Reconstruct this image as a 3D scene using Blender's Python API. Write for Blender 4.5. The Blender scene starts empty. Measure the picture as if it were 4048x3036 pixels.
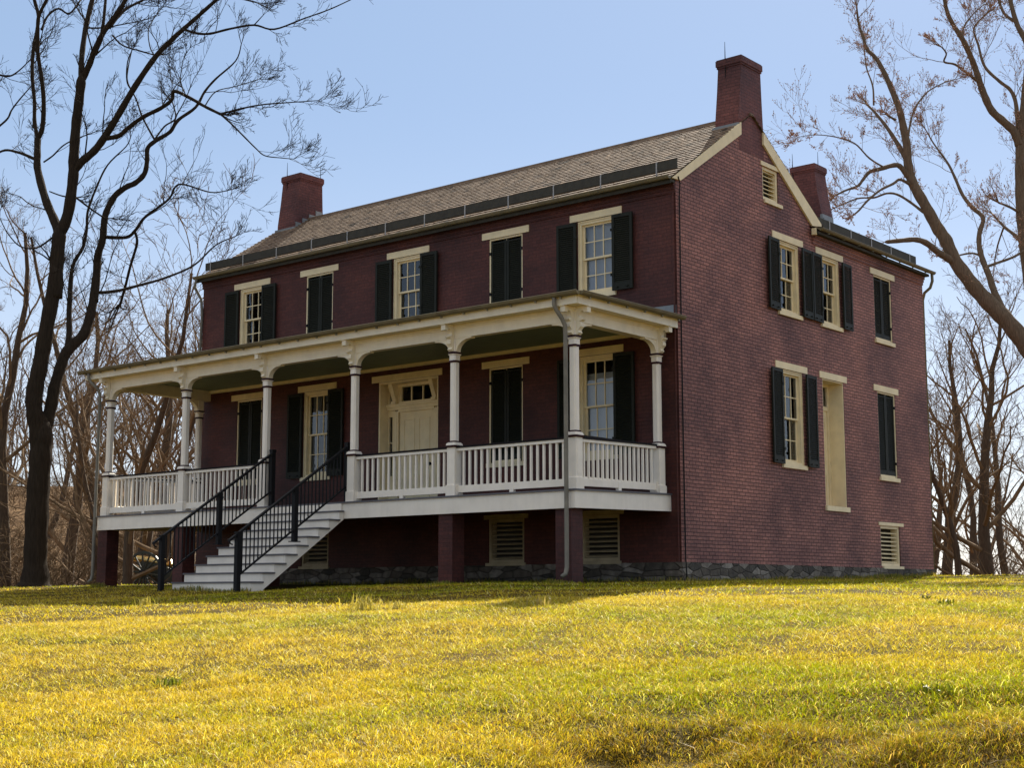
import bpy, math, random
import numpy as np
from mathutils import Vector
R = math.radians
random.seed(7); rng = np.random.default_rng(11)
SC = bpy.context.scene; COL = SC.collection
# ---------------- camera ----------------
cd = bpy.data.cameras.new('camera'); cam = bpy.data.objects.new('camera', cd); COL.objects.link(cam)
cam.location = (16.566, -25.464, -1.130)
cam.rotation_euler = (R(90+8.177), R(0.046), R(39.604))
cd.sensor_width = 36; cd.lens = 51.61; cd.clip_end = 3000; cd.clip_start = .05
SC.camera = cam
# ---------------- sky, sun, exposure ----------------
SUN_EL, SUN_AZ = 38.5, -20.2            # azimuth from +Y towards +X
w = bpy.data.worlds.new('World'); SC.world = w; w.use_nodes = True
nt = w.node_tree; bg = nt.nodes['Background']
sky = nt.nodes.new('ShaderNodeTexSky'); sky.sky_type = 'NISHITA'; sky.sun_disc = False
sky.sun_elevation = R(SUN_EL); sky.sun_rotation = R(SUN_AZ)
sky.air_density = 1.0; sky.dust_density = 0.28; sky.ozone_density = 2.0; sky.altitude = 150
tint = nt.nodes.new('ShaderNodeMix'); tint.data_type = 'RGBA'; tint.blend_type = 'MULTIPLY'; tint.inputs[0].default_value = 1
tint.inputs[7].default_value = (.82, .76, .80, 1); nt.links.new(sky.outputs[0], tint.inputs[6])
haze = nt.nodes.new('ShaderNodeMix'); haze.data_type = 'RGBA'; haze.inputs[0].default_value = .68      # even haze mixed into the sky, added to lift shade fill
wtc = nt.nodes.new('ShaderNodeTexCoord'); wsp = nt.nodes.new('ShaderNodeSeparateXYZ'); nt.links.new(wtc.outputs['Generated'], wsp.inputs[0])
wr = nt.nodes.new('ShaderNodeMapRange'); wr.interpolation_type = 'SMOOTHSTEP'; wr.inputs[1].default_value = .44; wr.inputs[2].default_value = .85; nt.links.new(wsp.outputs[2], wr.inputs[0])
wm = nt.nodes.new('ShaderNodeMix'); wm.data_type = 'RGBA'; wm.inputs[7].default_value = (7.4, 6.9, 6.2, 1)   # overhead sky brightened out of view, added to lift the shaded walls
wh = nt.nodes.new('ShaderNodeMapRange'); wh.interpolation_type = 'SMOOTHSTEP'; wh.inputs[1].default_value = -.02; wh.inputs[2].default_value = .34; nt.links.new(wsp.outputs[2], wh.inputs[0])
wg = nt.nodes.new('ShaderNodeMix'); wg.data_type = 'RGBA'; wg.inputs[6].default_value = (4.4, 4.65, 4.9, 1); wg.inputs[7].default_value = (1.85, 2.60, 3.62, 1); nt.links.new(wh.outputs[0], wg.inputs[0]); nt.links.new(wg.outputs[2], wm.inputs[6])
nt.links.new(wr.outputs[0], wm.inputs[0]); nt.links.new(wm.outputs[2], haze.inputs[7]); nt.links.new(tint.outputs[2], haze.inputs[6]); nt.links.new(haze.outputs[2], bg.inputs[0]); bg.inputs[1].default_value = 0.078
sd = bpy.data.lights.new('sun', 'SUN'); sd.energy = 5.0; sd.angle = R(.5); sd.color = (1, .93, .80)
so = bpy.data.objects.new('sun', sd); COL.objects.link(so)
sdir = Vector((math.sin(R(SUN_AZ))*math.cos(R(SUN_EL)), math.cos(R(SUN_AZ))*math.cos(R(SUN_EL)), math.sin(R(SUN_EL))))
so.rotation_euler = sdir.to_track_quat('Z', 'Y').to_euler(); so.location = (0, 20, 30)
SC.view_settings.view_transform = 'Standard'; SC.view_settings.look = 'None'
SC.view_settings.exposure = 1.35; SC.view_settings.gamma = 1
SC.cycles.max_bounces = 6; SC.cycles.transparent_max_bounces = 12
# ---------------- helpers ----------------
class MB:
    def __init__(s): s.v = []; s.f = []; s.t = []; s.smooth = False
    def add(s, vs, fs, tone=0.5):
        b = len(s.v); s.v += [tuple(p) for p in vs]
        for f in fs: s.f.append(tuple(i+b for i in f)); s.t.append(tone)
    def box(s, x0, x1, y0, y1, z0, z1, tone=.5):
        x0, x1 = min(x0, x1), max(x0, x1); y0, y1 = min(y0, y1), max(y0, y1); z0, z1 = min(z0, z1), max(z0, z1)
        s.add([(x0,y0,z0),(x1,y0,z0),(x1,y1,z0),(x0,y1,z0),(x0,y0,z1),(x1,y0,z1),(x1,y1,z1),(x0,y1,z1)],
              [(0,3,2,1),(4,5,6,7),(0,1,5,4),(1,2,6,5),(2,3,7,6),(3,0,4,7)], tone)
    def fbox(s, fr, u0, u1, z0, z1, o0, o1, tone=.5):
        a = fr(u0, z0, o0); b = fr(u1, z1, o1); s.box(a[0], b[0], a[1], b[1], a[2], b[2], tone)
    def hexa(s, p, tone=.5):        # 8 points: bottom ring, top ring
        s.add(p, [(0,3,2,1),(4,5,6,7),(0,1,5,4),(1,2,6,5),(2,3,7,6),(3,0,4,7)], tone)
    def prism(s, pts, off, tone=.5):  # planar polygon extruded by a vector
        n = len(pts); off = Vector(off)
        vs = [Vector(p) for p in pts] + [Vector(p)+off for p in pts]
        s.add(vs, [tuple(range(n))[::-1], tuple(range(n, 2*n))] + [(i, (i+1) % n, n+(i+1) % n, n+i) for i in range(n)], tone)
    def quad(s, a, b, c, d, tone=.5): s.add([a, b, c, d], [(0,1,2,3)], tone)
    def tube(s, pts, rad, k=6, tone=.5, cap=True, jit=0):
        pts = [Vector(p) for p in pts]; n = len(pts)
        if not hasattr(rad, '__len__'): rad = [rad]*n
        b = len(s.v); ref = None
        for i in range(n):
            d = (pts[min(i+1, n-1)] - pts[max(i-1, 0)])
            if d.length < 1e-9: d = Vector((0, 0, 1))
            d.normalize()
            if ref is None: ref = d.orthogonal().normalized()
            ref = ref - d*ref.dot(d)
            if ref.length < 1e-6: ref = d.orthogonal()
            ref.normalize(); q = d.cross(ref)
            for j in range(k):
                a = 2*math.pi*j/k; s.v.append(tuple(pts[i] + (ref*math.cos(a)+q*math.sin(a))*rad[i]*(1+jit*(math.sin(j*2.9+i*.35)+.6*math.sin(j*5.3-i*.8)))))
        for i in range(n-1):
            for j in range(k):
                s.f.append((b+i*k+j, b+i*k+(j+1) % k, b+(i+1)*k+(j+1) % k, b+(i+1)*k+j)); s.t.append(tone)
        if cap and k > 3:
            s.f.append(tuple(b+j for j in range(k))[::-1]); s.t.append(tone)
            s.f.append(tuple(b+(n-1)*k+j for j in range(k))); s.t.append(tone)
    def ngon(s, cx, cy, w, z0, z1, ch, w1=None, tone=.5):   # square shaft with chamfered corners
        w1 = w if w1 is None else w1; ring = []
        for ww, z in ((w, z0), (w1, z1)):
            h = ww/2; c = min(ch, h*.6)
            ring += [(cx-h+c,cy-h,z),(cx+h-c,cy-h,z),(cx+h,cy-h+c,z),(cx+h,cy+h-c,z),(cx+h-c,cy+h,z),(cx-h+c,cy+h,z),(cx-h,cy+h-c,z),(cx-h,cy-h+c,z)]
        s.add(ring, [tuple(range(8))[::-1], tuple(range(8,16))]+[(i,(i+1)%8,8+(i+1)%8,8+i) for i in range(8)], tone)
    def build(s, name, mat, parent=None, smooth=False):
        me = bpy.data.meshes.new(name); me.from_pydata(s.v, [], s.f)
        at = me.attributes.new('tone', 'FLOAT', 'FACE'); at.data.foreach_set('value', np.array(s.t, dtype=np.float32))
        me.materials.append(mat)
        if smooth: me.polygons.foreach_set('use_smooth', [True]*len(me.polygons))
        me.update()
        o = bpy.data.objects.new(name, me); COL.objects.link(o)
        if parent: o.parent = parent
        return o
def tag(o, label=None, cat=None, group=None, kind=None):
    if label: o['label'] = label
    if cat: o['category'] = cat
    if group: o['group'] = group
    if kind: o['kind'] = kind
    return o
def empty(name, loc=(0,0,0), rz=0):
    o = bpy.data.objects.new(name, None); COL.objects.link(o); o.location = loc; o.rotation_euler = (0,0,rz); return o
# ---------------- materials ----------------
def mat(name):
    m = bpy.data.materials.new(name); m.use_nodes = True; n = m.node_tree; b = n.nodes['Principled BSDF']
    return m, n, b
def nd(n, t, **kw):
    x = n.nodes.new(t)
    for k, v in kw.items():
        if k.startswith('i_'): x.inputs[int(k[2:]) if k[2:].isdigit() else k[2:]].default_value = v
        else: setattr(x, k, v)
    return x
def ramp(n, stops):
    r = n.nodes.new('ShaderNodeValToRGB'); e = r.color_ramp.elements
    e[0].position, e[0].color = stops[0][0], (*stops[0][1], 1); e[1].position, e[1].color = stops[-1][0], (*stops[-1][1], 1)
    for p, c in stops[1:-1]:
        x = e.new(p); x.color = (*c, 1)
    return r
def noise(n, scale, det=4, vec=None, rough=.55):
    x = nd(n, 'ShaderNodeTexNoise'); x.inputs['Scale'].default_value = scale; x.inputs['Detail'].default_value = det; x.inputs['Roughness'].default_value = rough
    if vec is not None: n.links.new(vec, x.inputs['Vector'])
    return x
def objco(n): return nd(n, 'ShaderNodeTexCoord').outputs['Object']
def mixc(n, a, b, fac, mode='MIX'):
    x = nd(n, 'ShaderNodeMix', data_type='RGBA', blend_type=mode)
    for v, i in ((fac, 0), (a, 6), (b, 7)):
        if hasattr(v, 'links') or hasattr(v, 'is_linked'): n.links.new(v, x.inputs[i])
        elif isinstance(v, (int, float)): x.inputs[i].default_value = v
        else: x.inputs[i].default_value = (*v, 1)
    return x.outputs[2]
def bump(n, b, h, strength, dist):
    x = nd(n, 'ShaderNodeBump'); x.inputs['Strength'].default_value = strength; x.inputs['Distance'].default_value = dist
    n.links.new(h, x.inputs['Height']); n.links.new(x.outputs[0], b.inputs['Normal'])
def paint(name, c, rough=.55, var=.12, scale=3.0, spec=.35):
    m, n, b = mat(name); co = objco(n); a = noise(n, scale, 6, co); c2 = tuple(x*(1-var) for x in c)
    r = ramp(n, [(.35, c2), (.62, c)]); n.links.new(a.outputs[0], r.inputs[0])
    mp = nd(n, 'ShaderNodeMapping'); mp.inputs['Scale'].default_value = (9, 9, 1.2); n.links.new(co, mp.inputs[0])
    s = noise(n, 1.0, 5, mp.outputs[0]); rs = ramp(n, [(.3, (.82,.80,.76)), (.6, (1,1,1))]); n.links.new(s.outputs[0], rs.inputs[0])
    n.links.new(mixc(n, r.outputs[0], rs.outputs[0], .22, 'MULTIPLY'), b.inputs['Base Color'])
    b.inputs['Roughness'].default_value = rough; b.inputs['Specular IOR Level'].default_value = spec
    bump(n, b, noise(n, 40, 3, co).outputs[0], .15, .004)
    return m
def wallvec(n):     # (along wall, height) from object position and face direction
    co = objco(n); g = nd(n, 'ShaderNodeNewGeometry'); sp = nd(n, 'ShaderNodeSeparateXYZ'); n.links.new(co, sp.inputs[0])
    sn = nd(n, 'ShaderNodeSeparateXYZ'); n.links.new(g.outputs['True Normal'], sn.inputs[0])
    ab = nd(n, 'ShaderNodeMath', operation='ABSOLUTE'); n.links.new(sn.outputs[0], ab.inputs[0])
    gt = nd(n, 'ShaderNodeMath', operation='GREATER_THAN'); n.links.new(ab.outputs[0], gt.inputs[0]); gt.inputs[1].default_value = .6
    mx = nd(n, 'ShaderNodeMix', data_type='FLOAT'); n.links.new(gt.outputs[0], mx.inputs[0]); n.links.new(sp.outputs[0], mx.inputs[2]); n.links.new(sp.outputs[1], mx.inputs[3])
    cb = nd(n, 'ShaderNodeCombineXYZ'); n.links.new(mx.outputs[0], cb.inputs[0]); n.links.new(sp.outputs[2], cb.inputs[1])
    return cb.outputs[0], co
def brickmat(name, c1, c2, mort, bw=.235, bh=.078, ms=.007, bs=.7):
    m, n, b = mat(name); v, co = wallvec(n)
    wob = noise(n, 2.2, 3, co); ad = nd(n, 'ShaderNodeVectorMath', operation='MULTIPLY_ADD'); n.links.new(wob.outputs['Color'], ad.inputs[0])
    ad.inputs[1].default_value = (.015, .02, 0); n.links.new(v, ad.inputs[2])
    t = nd(n, 'ShaderNodeTexBrick'); n.links.new(ad.outputs[0], t.inputs['Vector'])
    for k, val in {'Scale':1, 'Mortar Size':ms, 'Mortar Smooth':.35, 'Bias':-.1, 'Brick Width':bw, 'Row Height':bh}.items(): t.inputs[k].default_value = val
    t.inputs['Color1'].default_value = (*c1, 1); t.inputs['Color2'].default_value = (*c2, 1); t.inputs['Mortar'].default_value = (*mort, 1)
    big = noise(n, .55, 5, co); r = ramp(n, [(.34, (.60,.59,.64)), (.5, (1,1,1)), (.64, (1.30,1.29,1.20))]); n.links.new(big.outputs[0], r.inputs[0])
    c = mixc(n, t.outputs[0], r.outputs[0], 1.0, 'MULTIPLY')
    fine = noise(n, 14, 5, co); r2 = ramp(n, [(.3, (.7,.7,.7)), (.65, (1.15,1.15,1.15))]); n.links.new(fine.outputs[0], r2.inputs[0])
    c = mixc(n, c, r2.outputs[0], .8, 'MULTIPLY'); n.links.new(c, b.inputs['Base Color'])
    b.inputs['Roughness'].default_value = .62; b.inputs['Specular IOR Level'].default_value = .3
    iv = nd(n, 'ShaderNodeMath', operation='MULTIPLY_ADD'); n.links.new(t.outputs['Fac'], iv.inputs[0]); iv.inputs[1].default_value = -1; n.links.new(fine.outputs[0], iv.inputs[2])
    bump(n, b, iv.outputs[0], bs, .012)
    return m
M = {}
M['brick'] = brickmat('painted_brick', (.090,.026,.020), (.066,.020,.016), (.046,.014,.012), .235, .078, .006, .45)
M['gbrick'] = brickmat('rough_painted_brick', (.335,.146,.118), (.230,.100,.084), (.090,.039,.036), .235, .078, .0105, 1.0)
M['cbrick'] = brickmat('chimney_brick', (.150,.050,.042), (.115,.038,.033), (.070,.024,.022), .235, .078, .007, .6)
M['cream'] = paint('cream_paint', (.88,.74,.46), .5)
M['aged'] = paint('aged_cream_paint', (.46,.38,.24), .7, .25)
M['white'] = paint('white_paint', (.88,.81,.70), .45, .08)
M['ivory'] = paint('ivory_paint', (.88,.79,.60), .45, .10)
M['maroon'] = paint('maroon_paint', (.040,.012,.016), .6, .1, 3, .15)
M['rail'] = paint('dark_rail_paint', (.014,.012,.014), .7, .1, 3, .12)
M['tread'] = paint('grey_floor_paint', (.13,.125,.135), .5, .2)
M['shutter'] = paint('black_green_shutter', (.017,.019,.013), .55, .2, 5, .18)
M['iron'] = paint('black_iron', (.008,.008,.009), .6, .1, 3, .2)
M['ceil'] = paint('olive_ceiling', (.20,.235,.15), .6)
M['gutter'] = paint('bronze_gutter', (.20,.165,.09), .5, .25, 4)
M['spout'] = paint('grey_brown_spout', (.20,.18,.14), .5, .25, 4)
M['zinc'] = paint('zinc_flashing', (.22,.24,.25), .4, .2, 4)
M['guard'] = paint('weathered_guard_board', (.050,.047,.036), .75, .3, 6)
M['strap'] = paint('pale_metal', (.34,.34,.34), .5)
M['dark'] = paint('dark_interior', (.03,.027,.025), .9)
M['shade'] = paint('window_blind', (.62,.65,.72), .8, .06)
M['cloth'] = paint('lace_curtain', (.30,.30,.31), .9, .1)
def toned(name, stops, rough=.8, nscale=8, spec=.2, nb=.5, stretch=None):
    m, n, b = mat(name); a = nd(n, 'ShaderNodeAttribute', attribute_name='tone'); co = objco(n)
    r = ramp(n, stops); n.links.new(a.outputs['Fac'], r.inputs[0])
    vec = co
    if stretch:
        mp = nd(n, 'ShaderNodeMapping'); mp.inputs['Scale'].default_value = stretch; n.links.new(co, mp.inputs[0]); vec = mp.outputs[0]
    z = noise(n, nscale, 5, vec); r2 = ramp(n, [(.3, (.55,.55,.55)), (.68, (1.15,1.15,1.15))]); n.links.new(z.outputs[0], r2.inputs[0])
    n.links.new(mixc(n, r.outputs[0], r2.outputs[0], .8, 'MULTIPLY'), b.inputs['Base Color'])
    b.inputs['Roughness'].default_value = rough; b.inputs['Specular IOR Level'].default_value = spec
    bump(n, b, z.outputs[0], nb, .03)
    return m
M['shake'] = toned('wood_shakes', [(0, (.04,.029,.022)), (.35, (.185,.132,.092)), (.7, (.30,.217,.148)), (1, (.45,.33,.225))], .75, 6, .3, .12)
M['bark'] = toned('bark', [(0, (.016,.012,.009)), (1, (.056,.042,.030))], .95, 9, .05, 1.0, (3, 3, .35))
M['bark2'] = toned('grey_bark', [(0, (.045,.033,.023)), (1, (.15,.105,.07))], .9, 5, .1, 1.0, (4, 4, .8))
M['bark3'] = toned('pale_brown_bark', [(0, (.075,.055,.038)), (1, (.24,.175,.118))], .9, 7, .1, 1.0, (4, 4, .5))
M['twig'] = toned('tan_twigs', [(0, (.09,.06,.035)), (1, (.33,.22,.125))], .9, 3, .1)
M['bud'] = toned('red_buds', [(0, (.30,.14,.10)), (1, (.60,.40,.28))], .7)
def stone():
    m, n, b = mat('rubble_stone'); v, co = wallvec(n); wob = noise(n, 2.5, 3, co)
    ad = nd(n, 'ShaderNodeVectorMath', operation='MULTIPLY_ADD'); n.links.new(wob.outputs['Color'], ad.inputs[0]); ad.inputs[1].default_value = (.12,.06,0); n.links.new(v, ad.inputs[2])
    mp = nd(n, 'ShaderNodeMapping'); mp.inputs['Scale'].default_value = (2.6, 7.0, 1); n.links.new(ad.outputs[0], mp.inputs[0])
    t = nd(n, 'ShaderNodeTexVoronoi', voronoi_dimensions='2D'); n.links.new(mp.outputs[0], t.inputs['Vector']); t.inputs['Scale'].default_value = 1; t.inputs['Randomness'].default_value = .85
    te = nd(n, 'ShaderNodeTexVoronoi', voronoi_dimensions='2D', feature='DISTANCE_TO_EDGE'); n.links.new(mp.outputs[0], te.inputs['Vector']); te.inputs['Scale'].default_value = 1; te.inputs['Randomness'].default_value = .85
    bw_ = nd(n, 'ShaderNodeRGBToBW'); n.links.new(t.outputs['Color'], bw_.inputs[0]); rc = ramp(n, [(.15, (.055,.048,.038)), (.5, (.12,.10,.078)), (.85, (.26,.235,.20))]); n.links.new(bw_.outputs[0], rc.inputs[0])
    re = ramp(n, [(.0, (.45,.42,.38)), (.10, (1,1,1))]); n.links.new(te.outputs['Distance'], re.inputs[0]); stc = mixc(n, rc.outputs[0], re.outputs[0], 1.0, 'MULTIPLY')
    z = noise(n, 6, 6, co); r = ramp(n, [(.3, (.5,.48,.45)), (.6, (1.1,1.08,1.05)), (.75, (1.6,1.6,1.65))]); n.links.new(z.outputs[0], r.inputs[0])
    n.links.new(mixc(n, stc, r.outputs[0], .9, 'MULTIPLY'), b.inputs['Base Color']); b.inputs['Roughness'].default_value = .85
    iv = nd(n, 'ShaderNodeMath', operation='MULTIPLY_ADD'); n.links.new(re.outputs[0], iv.inputs[0]); iv.inputs[1].default_value = .8; n.links.new(z.outputs[0], iv.inputs[2])
    bump(n, b, iv.outputs[0], 1, .04)
    return m
M['stone'] = stone()
def glass():
    m, n, b = mat('window_glass'); out = n.nodes['Material Output']; co = objco(n)
    fr = nd(n, 'ShaderNodeFresnel'); fr.inputs[0].default_value = 1.75
    g = nd(n, 'ShaderNodeBsdfGlossy'); g.inputs['Roughness'].default_value = .015; g.inputs['Color'].default_value = (.95,.97,1,1)
    bm = nd(n, 'ShaderNodeBump'); bm.inputs['Strength'].default_value = .25; bm.inputs['Distance'].default_value = .02
    n.links.new(noise(n, 1.7, 2, co).outputs[0], bm.inputs['Height']); n.links.new(bm.outputs[0], g.inputs['Normal'])
    t = nd(n, 'ShaderNodeBsdfTransparent'); t.inputs[0].default_value = (.82,.85,.84,1)
    x = nd(n, 'ShaderNodeMixShader'); n.links.new(fr.outputs[0], x.inputs[0]); n.links.new(t.outputs[0], x.inputs[1]); n.links.new(g.outputs[0], x.inputs[2])
    n.links.new(x.outputs[0], out.inputs[0]); n.nodes.remove(b)
    return m
M['glass'] = glass()
def metal(name, c, rough):
    m, n, b = mat(name); b.inputs['Metallic'].default_value = 1; b.inputs['Base Color'].default_value = (*c, 1); b.inputs['Roughness'].default_value = rough
    z = noise(n, 8, 4, objco(n)); r = ramp(n, [(.3, (rough*.7,)*3), (.7, (rough*1.4,)*3)]); n.links.new(z.outputs[0], r.inputs[0]); n.links.new(r.outputs[0], b.inputs['Roughness'])
    return m
M['bronze'] = metal('bronze_barrel', (.62,.42,.16), .3)
M['wood'] = paint('olive_painted_wood', (.045,.045,.028), .5, .2)
# ---------------- ground ----------------
GP = np.array([(0,0,-.87),(0,6,-.80),(.3,12.3,-.66),(-15.6,0,-.87),(-8,0,-.87),(-8,-6,-1.07),(-15.4,-3.3,-.90),(-.4,-3.2,-.90),(5.2,-11.7,-1.29),(-7,-10.9,-1.32),(0,-10.9,-1.25),
 (3,-3,-.98),(1,15,-.66),(4,12,-.68),(0,24,-1.0),(-6,26,-1.2),(-3,38,-3.2),(8,22,-1.2),(-18,-3.4,-.90),(-24.3,5,-1.13),(-30,0,-1.25),(-30,14,-1.5),(-16,14,-1.2),(-45,10,-1.8),(-24,-8,-1.25),
 (16.6,-25.5,-2.72),(10.7,-18.4,-1.98),(5.5,-18.5,-1.88),(12.8,-15.6,-1.78),(8,-26,-2.6),(22,-18,-2.5),(26,-32,-3.5),(14,-5,-1.3),(20,5,-1.9),(2,-24,-2.15),(-14,-22,-2.0),(-30,-20,-2.0),(14,-36,-3.8),
 (0,60,-6),(-40,60,-4),(-70,20,-2.8),(-70,60,-3),(40,20,-4),(50,-20,-5),(30,60,-7),(-60,-30,-3.5),(0,-60,-5),(-30,-60,-5),(50,-60,-6),(-110,40,-3),(-110,-30,-4),(0,110,-8),(80,80,-8),(110,0,-8),(0,-110,-8)], float)
def _tps(r2): return np.where(r2 > 1e-9, r2*np.log(np.maximum(r2, 1e-9)), 0)
_n = len(GP); _K = _tps(((GP[:, None, :2]-GP[None, :, :2])**2).sum(-1)) + np.eye(_n)*2.0
_P = np.c_[np.ones(_n), GP[:, :2]]; _A = np.block([[_K, _P], [_P.T, np.zeros((3, 3))]])
_W = np.linalg.solve(_A, np.r_[GP[:, 2], 0, 0, 0])
def vnoise(x, y, s, seed=0):
    x = np.asarray(x, float)/s+seed*17.3; y = np.asarray(y, float)/s-seed*9.1
    xi = np.floor(x); yi = np.floor(y); fx = x-xi; fy = y-yi; fx = fx*fx*(3-2*fx); fy = fy*fy*(3-2*fy)
    def h(a, b):
        q = np.sin(a*127.1+b*311.7+seed*74.7)*43758.5453; return q-np.floor(q)
    return (h(xi, yi)*(1-fx)+h(xi+1, yi)*fx)*(1-fy)+(h(xi, yi+1)*(1-fx)+h(xi+1, yi+1)*fx)*fy
def sstep(a, b, x): t = np.clip((np.asarray(x, float)-a)/(b-a), 0, 1); return t*t*(3-2*t)
CX, CY = 16.566, -25.464
def rough_bank(x, y):        # trampled, bare-ish bank near the path at the lower right
    x = np.asarray(x, float); y = np.asarray(y, float)
    r = np.hypot(x-CX, y-CY)+1.6*(vnoise(x, y, 1.3, 3)-.5); az = np.degrees(np.arctan2(x-CX, y-CY)); return sstep(10.7, 9.3, r)*sstep(-43, -33, az+6*(vnoise(x, y, .9, 5)-.5))*sstep(5.0, 6.5, r)
def ground(x, y):
    x = np.asarray(x, float); y = np.asarray(y, float); sh = x.shape; xf = x.ravel(); yf = y.ravel(); out = np.zeros(len(xf))
    for i in range(0, len(xf), 20000):
        a = xf[i:i+20000]; b = yf[i:i+20000]
        k = _tps((a[:, None]-GP[None, :, 0])**2+(b[:, None]-GP[None, :, 1])**2)
        out[i:i+20000] = k@_W[:_n]+_W[_n]+_W[_n+1]*a+_W[_n+2]*b
    d = np.hypot(xf, yf); f = sstep(70, 130, d); out = np.clip(out, -9, 1)*(1-f)+(-8)*f
    r = np.hypot(xf-CX, yf-CY); az = np.degrees(np.arctan2(xf-CX, yf-CY))
    hill = sstep(62, 150, r)*sstep(-44, -50, az)*sstep(-120, -85, az)*(15.5+3*vnoise(xf, yf, 40, 5))
    out = out+hill-.17*np.clip(10.6-r, 0, 4)*sstep(-44, -34, az)*sstep(20, 0, az)
    out = out+.05*(vnoise(xf, yf, 2.7, 1)-.5)*sstep(3, 8, np.hypot(xf+7, yf-4)-4)+rough_bank(xf, yf)*(.26*(vnoise(xf, yf, .75, 9)-.5)+.12*(vnoise(xf, yf, .42, 12)-.5))+.035*(vnoise(xf, yf, .6, 21)-.5)*sstep(3, 8, np.hypot(xf+7, yf-4)-4)
    return out.reshape(sh)
def gz(x, y): return float(ground(np.array([x]), np.array([y]))[0])
def graded(lo, hi, c0, c1, fine):
    a = list(np.arange(c0, c1+1e-6, fine)); s = fine; p = c1
    while p < hi: s *= 1.22; p += s; a.append(min(p, hi))
    s = fine; p = c0
    while p > lo: s *= 1.22; p -= s; a.insert(0, max(p, lo))
    return np.array(a)
gx = graded(-900, 900, -24, 20, .22); gy = graded(-900, 900, -26, 16, .22)
GX, GY = np.meshgrid(gx, gy); GZ = ground(GX, GY); nx_, ny_ = len(gx), len(gy)
me = bpy.data.meshes.new('lawn'); idx = np.arange(nx_*ny_).reshape(ny_, nx_)
qf = np.stack([idx[:-1, :-1], idx[:-1, 1:], idx[1:, 1:], idx[1:, :-1]], -1).reshape(-1, 4)
me.from_pydata(np.c_[GX.ravel(), GY.ravel(), GZ.ravel()].tolist(), [], qf.tolist()); me.polygons.foreach_set('use_smooth', [True]*len(me.polygons))
lawn = bpy.data.objects.new('lawn', me); COL.objects.link(lawn); tag(lawn, 'wide sloping lawn of yellow and green winter grass', 'lawn', kind='structure')
def lawnmat():
    m, n, b = mat('lawn_soil'); co = objco(n)
    a = noise(n, .45, 6, co); r = ramp(n, [(.32, (.050,.046,.008)), (.5, (.085,.060,.012)), (.68, (.13,.085,.02))]); n.links.new(a.outputs[0], r.inputs[0])
    f = noise(n, 30, 6, co); r2 = ramp(n, [(.3, (.35,.33,.28)), (.7, (1.25,1.25,1.2))]); n.links.new(f.outputs[0], r2.inputs[0])
    c = mixc(n, r.outputs[0], r2.outputs[0], 1, 'MULTIPLY')
    l = noise(n, 2.5, 6, co); r3 = ramp(n, [(.3, (.07,.042,.022)), (.6, (.17,.105,.055)), (.75, (.24,.16,.09))]); n.links.new(l.outputs[0], r3.inputs[0])
    d = nd(n, 'ShaderNodeVectorMath', operation='DISTANCE'); n.links.new(co, d.inputs[0]); d.inputs[1].default_value = (2, -12, 0)
    q = nd(n, 'ShaderNodeMapRange'); n.links.new(d.outputs['Value'], q.inputs[0]); q.inputs[1].default_value = 34; q.inputs[2].default_value = 44
    n.links.new(mixc(n, c, r3.outputs[0], q.outputs[0]), b.inputs['Base Color']); b.inputs['Roughness'].default_value = .95; b.inputs['Specular IOR Level'].default_value = .05
    bump(n, b, f.outputs[0], 1, .05)
    return m
me.materials.append(lawnmat())
# ---------------- brick house ----------------
house = empty('brick_house', (0, 0, 0))
tag(house, 'red painted brick farmhouse with cream trim, dark shutters and raised white front porch', 'house')
H = house; L0 = -15.655; MD = 6.4; D2 = 12.3; ZB = -.47; ZT = 7.52
fF = lambda u, z, o: (u, -o, z)          # front wall frame: u along +x, o outwards
fG = lambda u, z, o: (o, u, z)           # gable wall frame: u along +y
WT = .34
def panel(mb, fr, U0, U1, Z0, Z1, ops, extra_u=(), extra_z=()):
    us = sorted({U0, U1, *[a for o in ops for a in o[:2]], *extra_u}); zs = sorted({Z0, Z1, *[a for o in ops for a in o[2:4]], *extra_z})
    for i in range(len(us)-1):
        for j in range(len(zs)-1):
            cu, cz = (us[i]+us[i+1])/2, (zs[j]+zs[j+1])/2
            if any(o[0] < cu < o[1] and o[2] < cz < o[3] for o in ops): continue
            mb.quad(fr(us[i], zs[j], 0), fr(us[i+1], zs[j], 0), fr(us[i+1], zs[j+1], 0), fr(us[i], zs[j+1], 0))
    for a, b, c, d in ops:
        mb.quad(fr(a, c, 0), fr(a, d, 0), fr(a, d, -WT), fr(a, c, -WT)); mb.quad(fr(b, d, 0), fr(b, c, 0), fr(b, c, -WT), fr(b, d, -WT))
        mb.quad(fr(a, d, 0), fr(b, d, 0), fr(b, d, -WT), fr(a, d, -WT)); mb.quad(fr(b, c, 0), fr(a, c, 0), fr(a, c, -WT), fr(b, c, -WT))
S1, T1, S2, T2 = 1.84, 4.035, 5.40, 7.09
fw1 = [(-14.08,-13.08,S1,T1),(-11.45,-10.45,S1,T1),(-8.75,-6.77,.94,T1),(-5.185,-4.185,S1,T1),(-2.60,-1.60,S1,T1)]
fw2 = [(-14.08,-13.08,S2,T2),(-11.44,-10.44,S2,T2),(-8.295,-7.295,S2,T2),(-5.185,-4.185,S2,T2),(-2.60,-1.60,S2,T2)]
fv = [(-11.45,-10.45,-.42,.56),(-5.2,-4.15,-.42,.56),(-2.58,-1.55,-.42,.56)]
gw2 = [(4.28,5.30,S2+.01,7.105),(6.36,7.36,S2+.01,7.105),(9.28,10.30,S2+.01,7.105)]
gw1 = [(4.28,5.32,1.845,4.04),(9.27,10.29,1.845,4.04)]; gd = (6.30,7.39,.97,4.04); gv = (9.16,10.28,-.42,.60); av = (3.68,4.40,7.95,8.74)
mb = MB()
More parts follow.
